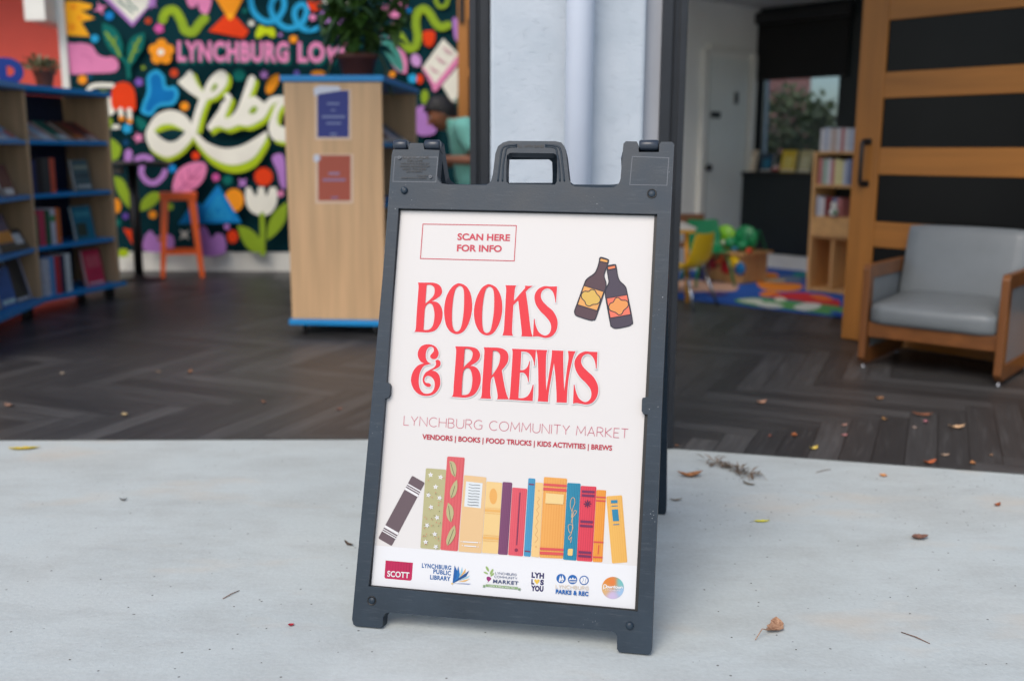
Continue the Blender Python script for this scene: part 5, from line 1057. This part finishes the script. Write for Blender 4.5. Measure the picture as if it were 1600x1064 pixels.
rr = random.Random(9)
def small_row(z, h, cols, group, desc, x=.03):
    for i, c_ in enumerate(cols):
        th = rr.uniform(.028, .042); hh = h*rr.uniform(.9, 1); p = ST @ Vector((x + th/2, .03, z))
        book(desc(i), p, E2, -E1, th - .002, hh, .13, c_, 0, group); x += th
ordn = ['first', 'second', 'third', 'fourth', 'fifth', 'sixth', 'seventh', 'eighth', 'ninth', 'tenth']
cn = {(206, 204, 206): 'white', (176, 184, 200): 'pale blue', (190, 170, 160): 'beige', (186, 120, 120): 'dusty pink', (150, 176, 160): 'sage green', (216, 206, 150): 'cream yellow', (120, 130, 160): 'slate blue', (120, 40, 44): 'dark red', (150, 110, 190): 'lilac'}
Wt, Pb, Bg, Dp_, Sg, Cy, Sl, Dr, Li = list(cn)
for cols, z, h, where in (((Wt, Pb, Wt, Bg, Wt, Dp_, Wt, Pb, Wt), zt + .001, .175, 'on top of the maple bookshelf'), ((Dp_, Sg, Wt, Dp_, Cy, Cy, Pb, Sl), z2 + .011, .19, 'on the second maple shelf'), ((Pb, Wt, Dr, Dr, Sl, Dp_), z3 + .011, .15, 'on the third maple shelf')):
    small_row(z, h, cols, 'small books on the maple bookshelf', lambda i, cols=cols, where=where: '%s small book, %s from the left %s' % (cn[cols[i]], ordn[i], where))
p = ST @ Vector((.14, .10, z3 + .011)); t = empty('plush_toy', tuple(ST @ Vector((.20, -.0, z3 + .011))), 'white and green soft toy sitting on the third maple shelf', 'toy')
c_ = ST @ Vector((.20, -.005, z3 + .011)); WT = M('plush_white', (214, 214, 206), .95, .1, 60, bump=.3, bs=200)
def ball(c, r, mat, sq=1): return MB().lathe([(r*math.sin(math.pi*k/10), r*sq*(1 - math.cos(math.pi*k/10))) for k in range(11)], c, mat, 18)
ball(c_, .035, WT).build('body', t); ball(c_ + UP*.058, .026, WT).build('head', t); ball(c_ - E1*.02 + UP*.02 + E2*.02, .016, M('plush_green', (60, 130, 84), .95, .1)).build('paw', t)
# books standing on the window bench
GW = 'picture books on the window bench'
for f, w_, h_, c_, dc, lab in ((1168, .15, .20, (206, 186, 160), (236, 226, 206), 'beige picture book at the left end of the window bench'), (1196, .13, .17, (36, 62, 84), (30, 110, 140), 'dark blue picture book on the window bench'), (1229, .15, .20, (214, 182, 50), (226, 206, 110), 'yellow picture book standing on the window bench'), (1255, .12, .20, (186, 176, 130), (206, 200, 160), 'khaki picture book next to the bookshelf')):
    q = onplane(f, 268, C0 - E1*.12, E1); q.z = .872; faceout(lab, q, -E1, w_, h_, c_, .22, GW, ((-.3, .3, .2, .7, dc), (-.45, .45, .05, .12, (220, 214, 200))))
q = onplane(1211, 268, C0 - E1*.14, E1); q.z = .872; t = empty('toy_car', tuple(q), 'little red and white toy on the window bench', 'toy')
g = MB().box((q.x, q.y, q.z + .022), (.07, .04, .025), M('toy_red', (200, 70, 60), .4), bev=.006); g.box((q.x, q.y, q.z + .044), (.04, .036, .022), M('toy_white', (214, 206, 200), .4), bev=.006); g.build('body', t)
for dx in (-.022, .022): MB().lathe([(.01, -.024), (.012, -.022), (.012, .022), (.01, .024)], (q.x+dx, q.y, q.z + .012), BLACK, 14, (0, 1, 0)).build('wheel', t)
# ---- kids' table, chairs, toy cube
q1 = ground(1060, 500); tb_ = Vector((1.0, 7.22, 0)); t = empty('childrens_table', tuple(tb_), 'low white topped childrens table half hidden by the opening frame', 'table')
kz = aty(1090, 355, 6.95).z; MB().box((tb_.x, tb_.y, kz-.012), (.56, .56, .024), M('white_laminate', (206, 200, 188), .4), bev=.01).build('table_top', t); MB().box((tb_.x, tb_.y, kz-.034), (.54, .54, .02), M('yellow_edge', (220, 160, 30), .4)).build('apron', t)
for sx in (-1, 1):
    for sy in (-1, 1): MB().tube([(tb_.x + sx*.22, tb_.y + sy*.22, kz-.04), (tb_.x + sx*.24, tb_.y + sy*.24, 0)], .016, M('yellow_leg_paint', (220, 150, 20), .4), 12).build('leg', t)
YP, GP = M('yellow_plastic', (240, 190, 20), .35, .05), M('green_plastic', (16, 120, 74), .35, .05); CHR = M('chrome', (190, 192, 196), .15, .05, metal=1)
def kid_chair(label, x, y, rz, mat, legm, ring=False, hs=.27):
    t = empty('childrens_chair', (x, y, 0), label, 'chair', "children's chairs in the white room", rz); T = WM[t]
    # local: back of the chair towards -y
    prof = [(.15, hs), (.02, hs-.012), (-.10, hs), (-.14, hs+.03), (-.165, hs+.10), (-.185, hs+.245)]
    wds = [.14, .145, .15, .15, .15, .135]; vs = []
    for (y_, z_), w_ in zip(prof, wds):
        for k in range(7): u = -1 + k/3; vs.append(T @ Vector((u*w_, y_ + .02*u*u, z_ + .014*u*u)))
    fs = [(i*7+k, i*7+k+1, (i+1)*7+k+1, (i+1)*7+k) for i in range(5) for k in range(6) if not (ring and i in (3, 4) and k in (2, 3) and i == 3)]
    o = MB().add(vs, fs, mat, True).build('shell', t); so_ = o.modifiers.new('solid', 'SOLIDIFY'); so_.thickness = .009; sb = o.modifiers.new('sub', 'SUBSURF'); sb.levels = sb.render_levels = 2
    for sx in (-1, 1):
        for sy, y0, y1 in ((1, .10, .17), (-1, -.10, -.19)): MB().tube([T @ Vector((sx*.11, y0, hs-.012)), T @ Vector((sx*.165, y1, 0))], .0105, legm, 12).build('leg', t)
    return t
g1 = (ground(1097, 486) + ground(1113, 475))/2
kid_chair('yellow childrens chair with chrome legs at the white table', 1.17, 6.80, R(50), YP, CHR)
g2 = ground(1132, 452); kid_chair('green childrens chair behind the yellow one', g2.x - .09, g2.y + .22, R(190), GP, GP)
q = aty(1078, 345, 8.2); t = empty('wooden_chair', (q.x, 8.2, 0), 'small brown wooden chair behind the white table', 'chair'); BRW = wood('brown_wood', (104, 66, 40), 'Z')
MB().box((q.x, 8.2, .30), (.28, .28, .025), BRW, bev=.004).build('seat', t); MB().box((q.x, 8.32, q.z-.01), (.28, .02, .12), BRW, bev=.005).build('backrest', t)
for sx in (-1, 1):
    for sy in (-1, 1): MB().box((q.x + sx*.125, 8.2 + sy*.125, (.287 if sy < 0 else q.z+.04)/2), (.026, .026, .287 if sy < 0 else q.z+.04), BRW, bev=.003).build('leg', t)
tc = ground(1160, 446); t = empty('activity_cube', tuple(tc), 'wooden activity cube with green top and coloured beads on the rug', 'toy')
TM = Matrix.Translation(tc + Vector((0, .2, .014))) @ Matrix.Rotation(math.atan2(E2.y, E2.x), 4, 'Z'); cz = aty(1160, 385, tc.y).z
MB().box((0, .0, cz*.36), (.34, .34, cz*.72), wood('toy_wood', (196, 150, 96), 'Z'), TM, bev=.006).build('box', t); MB().box((0, 0, cz*.72+.012), (.40, .40, .024), MATS['toy_wood'], TM, bev=.006).build('tray', t)
g = MB(); rr = random.Random(2)
for i in range(3): MB().tube([TM @ Vector((-.15 + .13*i, -.1, cz*.72+.02)), TM @ Vector((-.15 + .13*i, -.06, cz+.06)), TM @ Vector((-.10 + .13*i, .05, cz+.10)), TM @ Vector((-.05 + .12*i, .12, cz*.72+.02))], .009, M('wire_paint_%d' % i, ((40, 150, 70), (150, 196, 40), (30, 130, 90))[i], .4), 8).build('bead_wire', t)
for i, (x, z, c_, r) in enumerate(((-.12, .78, (150, 200, 40), .05), (.02, .80, (20, 130, 80), .06), (.13, .78, (20, 130, 80), .05), (-.05, .86, (210, 214, 190), .028), (.05, .74, (60, 150, 190), .03), (.19, .72, (206, 70, 40), .028))): ball(TM @ Vector((x, -.12, cz*x*0 + cz*z + .02)), r, M('bead_%d_%d_%d' % c_, c_, .4), .8).build('bead', t)
for x, z, r, c_ in ((-.11, .92, .095, (120, 184, 36)), (.09, .94, .10, (18, 128, 74))):
    MB().lathe([(r, -.012), (r*1.02, 0), (r, .012), (0, .013)], TM @ Vector((x, -.03, cz*.72 + .06 + r*.7)), M('leaf_board_%d_%d_%d' % c_, c_, .4), 28, tuple(TM.to_3x3() @ Vector((.2, -1, 0)))).build('leaf_board', t)
for x, z, c_, r in ((.02, .40, (200, 30, 40), .055), (.09, .56, (240, 200, 30), .05), (.15, .40, (24, 110, 170), .052), (-.12, .45, (160, 40, 50), .045), (-.06, .58, (226, 96, 40), .036)):
    MB().lathe([(r, 0), (r, .012), (r*.8, .018), (0, .019)], TM @ Vector((x, -.171, cz*z)), M('bead_%d_%d_%d' % c_, c_, .4), 24, tuple(TM.to_3x3() @ Vector((0, -1, 0)))).build('disc', t)
# ================================================================== PERSON (seated, head bent, beyond the cart)
def skin_mesh(chains, sub=2):
    """chains: lists of (pos, radius); first vertex of a later chain may reuse an index given as int"""
    me = D.meshes.new('tmp'); vs, es, rs = [], [], []
    for chn in chains:
        prev = None
        for it in chn:
            if isinstance(it, int): i = it
            else: vs.append(it[0]); rs.append(it[1]); i = len(vs)-1
            if prev is not None: es.append((prev, i))
            prev = i
    me.from_pydata(vs, es, []); o = D.objects.new('tmp', me); COL.objects.link(o)
    o.modifiers.new('skin', 'SKIN'); s_ = o.modifiers.new('sub', 'SUBSURF'); s_.levels = sub
    for d, r in zip(me.skin_vertices[0].data, rs): d.radius = r if isinstance(r, tuple) else (r, r)
    me.skin_vertices[0].data[0].use_root = True
    dg = bpy.context.evaluated_depsgraph_get(); ev = o.evaluated_get(dg).to_mesh(); out = ([v.co.copy() for v in ev.vertices], [list(p.vertices) for p in ev.polygons])
    o.evaluated_get(dg).to_mesh_clear(); D.objects.remove(o); D.meshes.remove(me); return out
SKIN = M('skin_brown', (172, 112, 82), .5, .06, 12); SHIRT = M('teal_shirt', (128, 200, 184), .85, .1, 9, bump=.25, bs=30); HAIR = M('black_hair', (20, 17, 18), .55, .25, 40, bump=.5, bs=90); JEAN = M('dark_trousers', (34, 40, 56), .85, .12, 20)
hc = aty(690, 178, 7.1); BX, BY = -.355, 7.1
pe = empty('person', (BX, BY, 0), 'black haired person in a teal shirt seated behind the book cart, head bent down', 'person')
nx, ny, nz = hc
pel = (BX + .10, BY + .02, .66); shz = 1.235
torso = [(pel, (.15, .12)), ((BX+.10, BY+.02, .86), (.14, .112)), ((BX+.07, BY+.01, 1.04), (.15, .118)), ((BX+.02, BY, 1.18), (.12, .085)), ((BX-.05, BY-.005, 1.245), .056), ((nx+.045, ny, nz-.055), .06), ((nx+.01, ny, nz), (.078, .092)), ((nx-.005, ny, nz+.06), (.072, .084))]
def arm(sy, el, wr): return [3, ((BX+.01, BY+sy*.165, shz-.02), .056), (el, .043), (wr, .028), (tuple(Vector(wr) + (Vector(wr)-Vector(el)).normalized()*.06), (.022, .034))]
elN, wrN = (BX+.11, BY-.22, .985), (BX-.13, BY-.25, .99); elF, wrF = (BX+.0, BY+.22, .96), (BX-.24, BY+.14, .97)
def leg(sy): return [0, ((BX+.08, BY+sy*.09, .60), .088), ((BX-.34, BY+sy*.13, .57), .062), ((BX-.33, BY+sy*.13, .30), .05), ((BX-.32, BY+sy*.13, .09), .036), ((BX-.45, BY+sy*.13, .045), .03)]
bv, bf = skin_mesh([torso, arm(-1, elN, wrN), arm(1, elF, wrF), leg(-1), leg(1)])
g = MB().add(bv, bf, SKIN, True)
for wr, el, sy in ((wrN, elN, -1), (wrF, elF, 1)):                     # palms with four bent fingers and a thumb
    d = (Vector(wr) - Vector(el)).normalized(); sd = Vector((-d.y, d.x, 0)).normalized(); base = Vector(wr) + d*.075
    for k, ln in enumerate((.062, .072, .068, .052)):
        o_ = base + sd*(.026 - .0175*k); fv, ff = skin_mesh([[(tuple(o_ - d*.02), .009), (tuple(o_ + d*ln*.4), .0085), (tuple(o_ + d*ln*.75 - UP*.014), .008), (tuple(o_ + d*ln*.9 - UP*.036), .0068)]], 1); g.add(fv, ff, SKIN, True)
    th_ = Vector(wr) + d*.03 + sd*(-sy*-.03); fv, ff = skin_mesh([[(tuple(th_), .011), (tuple(th_ + d*.03 + sd*(sy*.03) - UP*.012), .010), (tuple(th_ + d*.058 + sd*(sy*.036) - UP*.03), .008)]], 1); g.add(fv, ff, SKIN, True)
fd = Vector((-.86, -.12, -.46)).normalized(); hcv = Vector(hc); sdv = fd.cross(UP).normalized(); upf = sdv.cross(fd).normalized()
def head_pt(a_, b_, k=1.0):                                            # a_ from the crown down, b_ round the head (0 = face)
    v_ = math.cos(a_); r_ = math.sin(a_); f_, s_ = r_*math.cos(b_), r_*math.sin(b_)
    nar = 1 - .30*max(0, -v_)**1.3; fl_ = (.100 if f_ > 0 else .098)*(1 - .10*max(0, -v_)*(f_ < 0)*3)
    bump = .0
    if f_ > .55: bump = .010*math.exp(-((v_ + .08)/.16)**2)*math.exp(-(s_/.16)**2) - .006*math.exp(-((v_ - .10)/.10)**2)*math.exp(-((abs(s_) - .36)/.16)**2) + .006*math.exp(-((v_ + .72)/.16)**2)*math.exp(-(s_/.3)**2)
    return hcv + fd*(f_*fl_*k + bump) + sdv*s_*.078*nar*k + upf*v_*.118*k
nu, nv = 36, 26
g.add([head_pt(math.pi*i/nv, 2*math.pi*j/nu) for i in range(nv+1) for j in range(nu)], [(i*nu+j, i*nu+(j+1) % nu, (i+1)*nu+(j+1) % nu, (i+1)*nu+j) for i in range(nv) for j in range(nu)], SKIN, True)
fv, ff = skin_mesh([[(tuple(hcv + fd*.098 + upf*.004), .007), (tuple(hcv + fd*.114 - upf*.020), .012), (tuple(hcv + fd*.100 - upf*.030), .010)]], 2); g.add(fv, ff, SKIN, True)   # nose
for s_ in (-1, 1): g.lathe([(.006, -.012), (.020, -.006), (.024, .002), (.016, .007), (0, .008)], hcv + sdv*s_*.078 - fd*.008 - upf*.005, SKIN, 16, tuple(sdv*s_ - fd*.3))
body = g.build('body', pe)
for s_ in (-1, 1):
    ec = hcv + fd*.082 + sdv*s_*.031 + upf*.012; MB().lathe([(.0115*math.sin(math.pi*k/8), -.0115*math.cos(math.pi*k/8)) for k in range(9)], ec, M('eye_white', (206, 200, 194), .2), 14).build('eye', pe)
    MB().tube([ec + sdv*q*.02 + upf*(.024 - abs(q)*.006) + fd*(.008 - abs(q)*.005) for q in (-1, -.3, .4, 1)], [.002, .0035, .0035, .002], HAIR, 6).build('eyebrow', pe)
MB().tube([hcv + fd*.082 + sdv*.022 - upf*.055, hcv + fd*.092 - upf*.056, hcv + fd*.082 - sdv*.022 - upf*.055], [.003, .006, .003], M('lips', (120, 62, 56), .5), 8).build('mouth', pe)
rr = random.Random(5); vs = []
for i in range(nv+1):
    for j in range(nu):
        b_ = 2*math.pi*j/nu; fw = math.cos(b_); lim = math.pi*(.36 if fw > .6 else .36 + .30*(.6 - fw)/1.6 + (.06 if fw < .1 else 0)); vs.append(head_pt(lim*i/nv, b_, 1.11 + .05*rr.random() + (.05 if fw > .5 and i > nv*.7 else 0)))
MB().add(vs, [(i*nu+j, i*nu+(j+1) % nu, (i+1)*nu+(j+1) % nu, (i+1)*nu+j) for i in range(nv) for j in range(nu)], HAIR, True).build('hair', pe)
def garment(name, mat, keep, off, wave):
    """cloth that follows the body: the body faces it covers, pushed out along their normals"""
    bm = bmesh.new(); vv = [bm.verts.new(v) for v in bv]
    for f in bf:
        try: bm.faces.new([vv[i] for i in f])
        except ValueError: pass
    bmesh.ops.recalc_face_normals(bm, faces=bm.faces[:]); bm.normal_update()
    bmesh.ops.delete(bm, geom=[f for f in bm.faces if not keep(f.calc_center_median())], context='FACES')
    bmesh.ops.smooth_vert(bm, verts=bm.verts[:], factor=.4, use_axis_x=True, use_axis_y=True, use_axis_z=True); bm.normal_update()
    for v in bm.verts: v.co += v.normal*(off + wave*math.sin(v.co.z*70 + v.co.x*40))
    bm.verts.index_update(); o = MB().add([v.co.copy() for v in bm.verts], [[v.index for v in f.verts] for f in bm.faces], mat, True).build(name, pe); bm.free()
    md = o.modifiers.new('cloth', 'SOLIDIFY'); md.thickness = .003; return o
def arm_t(p):                                                          # how far along the nearest upper arm, and how near
    best = (9, 0)
    for sy, el, wr in ((-1, elN, wrN), (1, elF, wrF)):
        a_, e_, w_ = Vector((BX+.01, BY+sy*.165, shz-.02)), Vector(el), Vector(wr)
        for s0, s1, o_ in ((a_, e_, 0), (e_, w_, 1)):
            d = s1 - s0; t_ = max(0, min(1, (p - s0).dot(d)/d.dot(d))); di = (p - s0 - d*t_).length
            if di < best[0]: best = (di, o_ + t_)
    return best
garment('shirt', SHIRT, lambda p: .60 < p.z < 1.262 and p.x > BX - .10 + .0 and not (arm_t(p)[0] < .075 and arm_t(p)[1] > .72) and not (p.z < .70 and p.x < BX - .02), .016, .003)
garment('trousers', JEAN, lambda p: .10 < p.z < .70, .012, .002)
for s_ in (-1, 1): MB().box((BX-.38, BY + s_*.13, .035), (.26, .09, .07), BLACK, bev=.025).build('shoe', pe)
make_stool('black metal stool under the seated person', BX + .10, BY + .02, .50, BLACK, 0)

# ================================================================== LEAVES AND LITTER
def leaf(label, px0, py0, L, wd, ang, c1_, c2_, curl=.25, stem=0, z=0, cat='leaf', fold=.35, group='fallen leaves by the doorway', name='fallen_leaf', twist=0):
    p = ground(px0, py0, z); rr = random.Random(int(px0*7 + py0)); nu, nv = 9, 5; T = Matrix.Translation((p.x, p.y, 0)) @ Matrix.Rotation(ang, 4, 'Z'); vs = []
    zmin = 0; pts = []
    for i in range(nu):
        t_ = i/(nu-1); hw = wd/2*(math.sin(math.pi*min(1, t_*.97 + .03))**.75)*(1 + .18*rr.uniform(-1, 1))
        for j in range(nv):
            u_ = -1 + 2*j/(nv-1); x = (t_-.5)*L; y = u_*hw + twist*L*(t_-.5)**2; zz = curl*L*((t_-.5)*2)**2 + fold*abs(u_)*hw + .04*L*rr.uniform(-.5, .5)*abs(u_); pts.append(Vector((x, y, zz)))
    zmin = min(q.z for q in pts); zb_ = (.006 if z else .0008)
    m_, k, b, o = newmat('dry_leaf'); c_ = k.ramp(k.noise(o, 140, 4), (.35, lin(c1_)), (.65, lin(c2_))); k.l.new(c_, b.inputs['Base Color']); b.inputs['Roughness'].default_value = .65
    vs = [T @ (q - Vector((0, 0, zmin - zb_))) for q in pts]
    t = empty(name, (p.x, p.y, zb_), label, cat, group)
    MB().add(vs, [(i*nv+j, i*nv+j+1, (i+1)*nv+j+1, (i+1)*nv+j) for i in range(nu-1) for j in range(nv-1)], m_, True).build('blade', t, normals=False)
    if stem: a_ = vs[nv//2]; d_ = (vs[nv//2] - vs[nv + nv//2]).normalized(); MB().tube([a_, a_ + d_*stem*.5 + UP*.002, Vector((a_.x + d_.x*stem, a_.y + d_.y*stem, .002))], [.0014, .0011, .0009], m_, 6).build('stalk', t)
    else:
        MB().tube([v + UP*.0005 for v in (vs[i*nv + nv//2] for i in range(nu))], [.0007]*nu, m_, 4).build('midrib', t)
    return t
BRn, BRd, TANl, ORl, YLl, PKl = (150, 96, 60), (92, 66, 50), (206, 160, 120), (190, 96, 40), (196, 182, 40), (206, 130, 140)
leaf('curled tan-brown leaf with a long stalk, nearest the camera on the right', 1213, 981, .075, .036, 1.1, (132, 92, 66), (192, 152, 122), .12, .05, twist=.5, fold=.30)
leaf('dark brown leaf lying alone right of the middle of the concrete', 1437, 842, .052, .026, .25, (96, 66, 54), (130, 92, 76), .18, fold=.6)
leaf('yellow-green leaf on the concrete right of the sign', 1190, 815, .048, .015, .1, (190, 184, 30), (214, 206, 60), .08)
leaf('brown twisted leaf close behind the rear foot of the sign', 1079, 745, .085, .03, .1, (130, 82, 46), (172, 116, 70), .2, fold=.7, twist=.4)
leaf('long yellow-green leaf at the left edge of the concrete', 38, 702, .105, .026, .2, (176, 168, 30), (206, 170, 50), .06, twist=.2)
leaf('small orange leaf on the concrete below the right doorway', 1380, 744, .028, .022, .9, (196, 120, 60), (214, 150, 90), .2)
leaf('small dark orange leaf at the far right of the concrete', 1558, 790, .03, .014, .6, (120, 66, 34), (160, 84, 40), .3)
leaf('rusty orange leaf on the edge of the wood floor at right', 1452, 724, .055, .026, .3, (160, 80, 44), (184, 104, 64), .25, z=.005)
leaf('yellow curled leaf at the edge of the wood floor', 1271, 702, .04, .024, .5, (200, 170, 50), (220, 196, 110), .3, z=.005)
for x, y, L, c_, lab in ((1241, 681, .035, ORl, 'small orange-brown leaf bit on the right wood floor, left of the pink ones'), (1203, 682, .022, (140, 66, 56), 'tiny red-brown leaf bit leftmost on the right wood floor'), (1319, 665, .03, (214, 160, 150), 'pale pink leaf bit, upper one of two in a column'), (1319, 681, .03, PKl, 'pink leaf bit, lower one of two in a column'), (1382, 656, .032, (176, 126, 66), 'ochre leaf bit on the right wood floor'), (1446, 660, .034, (206, 120, 146), 'pink leaf bit touching the long brown leaf'), (1430, 669, .022, (226, 200, 190), 'pale leaf bit just left of the pink and brown pair'),
                        (1476, 712, .03, (214, 186, 160), 'pale leaf bit near the right threshold'), (1520, 725, .035, (190, 120, 60), 'orange leaf bit right of the rusty leaf at the threshold'), (1548, 712, .02, (180, 140, 110), 'tiny tan leaf bit at the right edge of the wood floor'), (1374, 624, .05, (176, 122, 80), 'tan leaf on the wood floor in front of the armchair'),
                        (195, 649, .04, (226, 206, 150), 'pale cream leaf on the left wood floor'), (97, 585, .035, (196, 186, 170), 'greyish leaf bit far left on the wood floor'), (14, 635, .05, (176, 130, 110), 'brown-pink leaf at the left edge of the wood floor'), (248, 582, .032, (170, 150, 130), 'faint grey-tan leaf bit left of the orange one on the wood floor'), (297, 582, .04, (206, 130, 80), 'orange-tan leaf on the left wood floor'), (412, 629, .03, (150, 100, 76), 'small brown leaf bit in the middle of the left wood floor'), (530, 640, .03, (146, 84, 70), 'reddish leaf bit on the wood floor beside the sign'), (1058, 697, .02, (190, 130, 90), 'tiny tan leaf bit at the foot of the right opening frame')):
    c_ = tuple(int(q*.65 + w_*.35) for q, w_ in zip(c_, (150, 122, 100))); leaf(lab, x, y, L, L*.55, (x*13 % 31)/10, tuple(int(q*.8) for q in c_), c_, .22, z=.005)
leaf('large pale tan curled leaf on the right wood floor', 1494, 669, .07, .034, .1, (206, 160, 120), (226, 190, 150), .22, z=.005)
leaf('brown-pink leaf on the wood floor behind the sign, left of the others', 1189, 630, .05, .03, .2, (196, 146, 120), (216, 170, 140), .3, z=.005)
leaf('long rust brown leaf on the right wood floor', 1441, 649, .085, .026, -.2, (140, 88, 62), (170, 110, 80), .15, z=.005)
leaf('dark thin leaf against the left edge of the sign', 545, 851, .04, .012, -.8, (60, 46, 36), (90, 70, 50), .2)
leaf('dark narrow leaf below the dried clump', 1170, 757, .045, .014, -.7, (84, 76, 60), (110, 96, 76), .15)
leaf('small grey dry leaf beside the rear foot of the sign', 1056, 782, .04, .014, .1, (110, 104, 96), (140, 130, 116), .2)
leaf('small black leaf curl on the left concrete', 193, 782, .022, .012, .2, (40, 38, 36), (60, 56, 50), .4)
leaf('tiny crimson petal left of the sign foot', 455, 977, .014, .012, .4, (150, 20, 40), (180, 50, 60), .2, group='petals')
# dried clump of leaf strips
cp_ = ground(1145, 738); t = empty('leaf_clump', tuple(cp_), 'dried brown clump of leaf shreds behind the sign on the right', 'leaf clump'); rr = random.Random(8); g = MB()
CLM = leafmat('clump_shred', (.09, .055, .03), (.26, .17, .10))
a_, b_ = ground(1106, 722), ground(1182, 748)
for i in range(110):
    f = rr.random(); p = a_.lerp(b_, f) + Vector((rr.gauss(0, .012), rr.gauss(0, .012), .002 + abs(rr.gauss(0, .008)))); d = Vector((rr.gauss(.5, 1), rr.gauss(0, .6), rr.gauss(0, .25))).normalized(); ln = rr.uniform(.015, .05); s_ = d.cross(UP).normalized()*rr.uniform(.001, .005)
    q = p + d*ln; q.z = max(.001, q.z); p.z = max(.001, p.z); mid = (p+q)/2 + UP*.004; g.add([p - s_*.3, p + s_*.3, mid + s_, q, mid - s_], [(0, 1, 2, 4), (2, 3, 4)], CLM)
g.build('shreds', t, normals=False)
TW = M('twig_bark', (110, 78, 58), .8, .2, 60)
for lab, a, b in (('thin brown twig lying alone at the lower right of the concrete', (1408, 987), (1453, 1005)), ('thin tan twig on the concrete left of the sign', (348, 935), (374, 922)), ('faint thin grass stem right of the dried clump', (1275, 738), (1298, 733))):
    p, q = ground(*a, .0015), ground(*b, .0015); t = empty('twig', tuple((p+q)/2), lab, 'twig', 'twigs on the concrete')
    mb = MB().tube([p, p.lerp(q, .5) + UP*.002 + Vector((.001, 0, 0)), q], [.0010, .0013, .0008], TW, 6); mb.build('stem', t)
# loose grit nobody would count
g = MB(); rr = random.Random(21); GR = M('dark_grit', (62, 58, 54), .9, .3, 50)
for i in range(300):
    x, y = rr.uniform(10, 1590), 700 + 360*rr.random()**1.7
    if i % 3 == 0: x = rr.uniform(1060, 1590); y = rr.uniform(742, 830)
    if 520 < x < 1040: continue
    p = ground(x, y); r = rr.uniform(.0007, .0020); g.add([p + Vector((r*1.6*math.cos(k*1.57 + i), r*math.sin(k*1.57 + i), .0006)) for k in range(4)] + [p + UP*r], [(0, 1, 4), (1, 2, 4), (2, 3, 4), (3, 0, 4)], GR)
o = g.build('grit', normals=False); tag(o, kind='stuff')
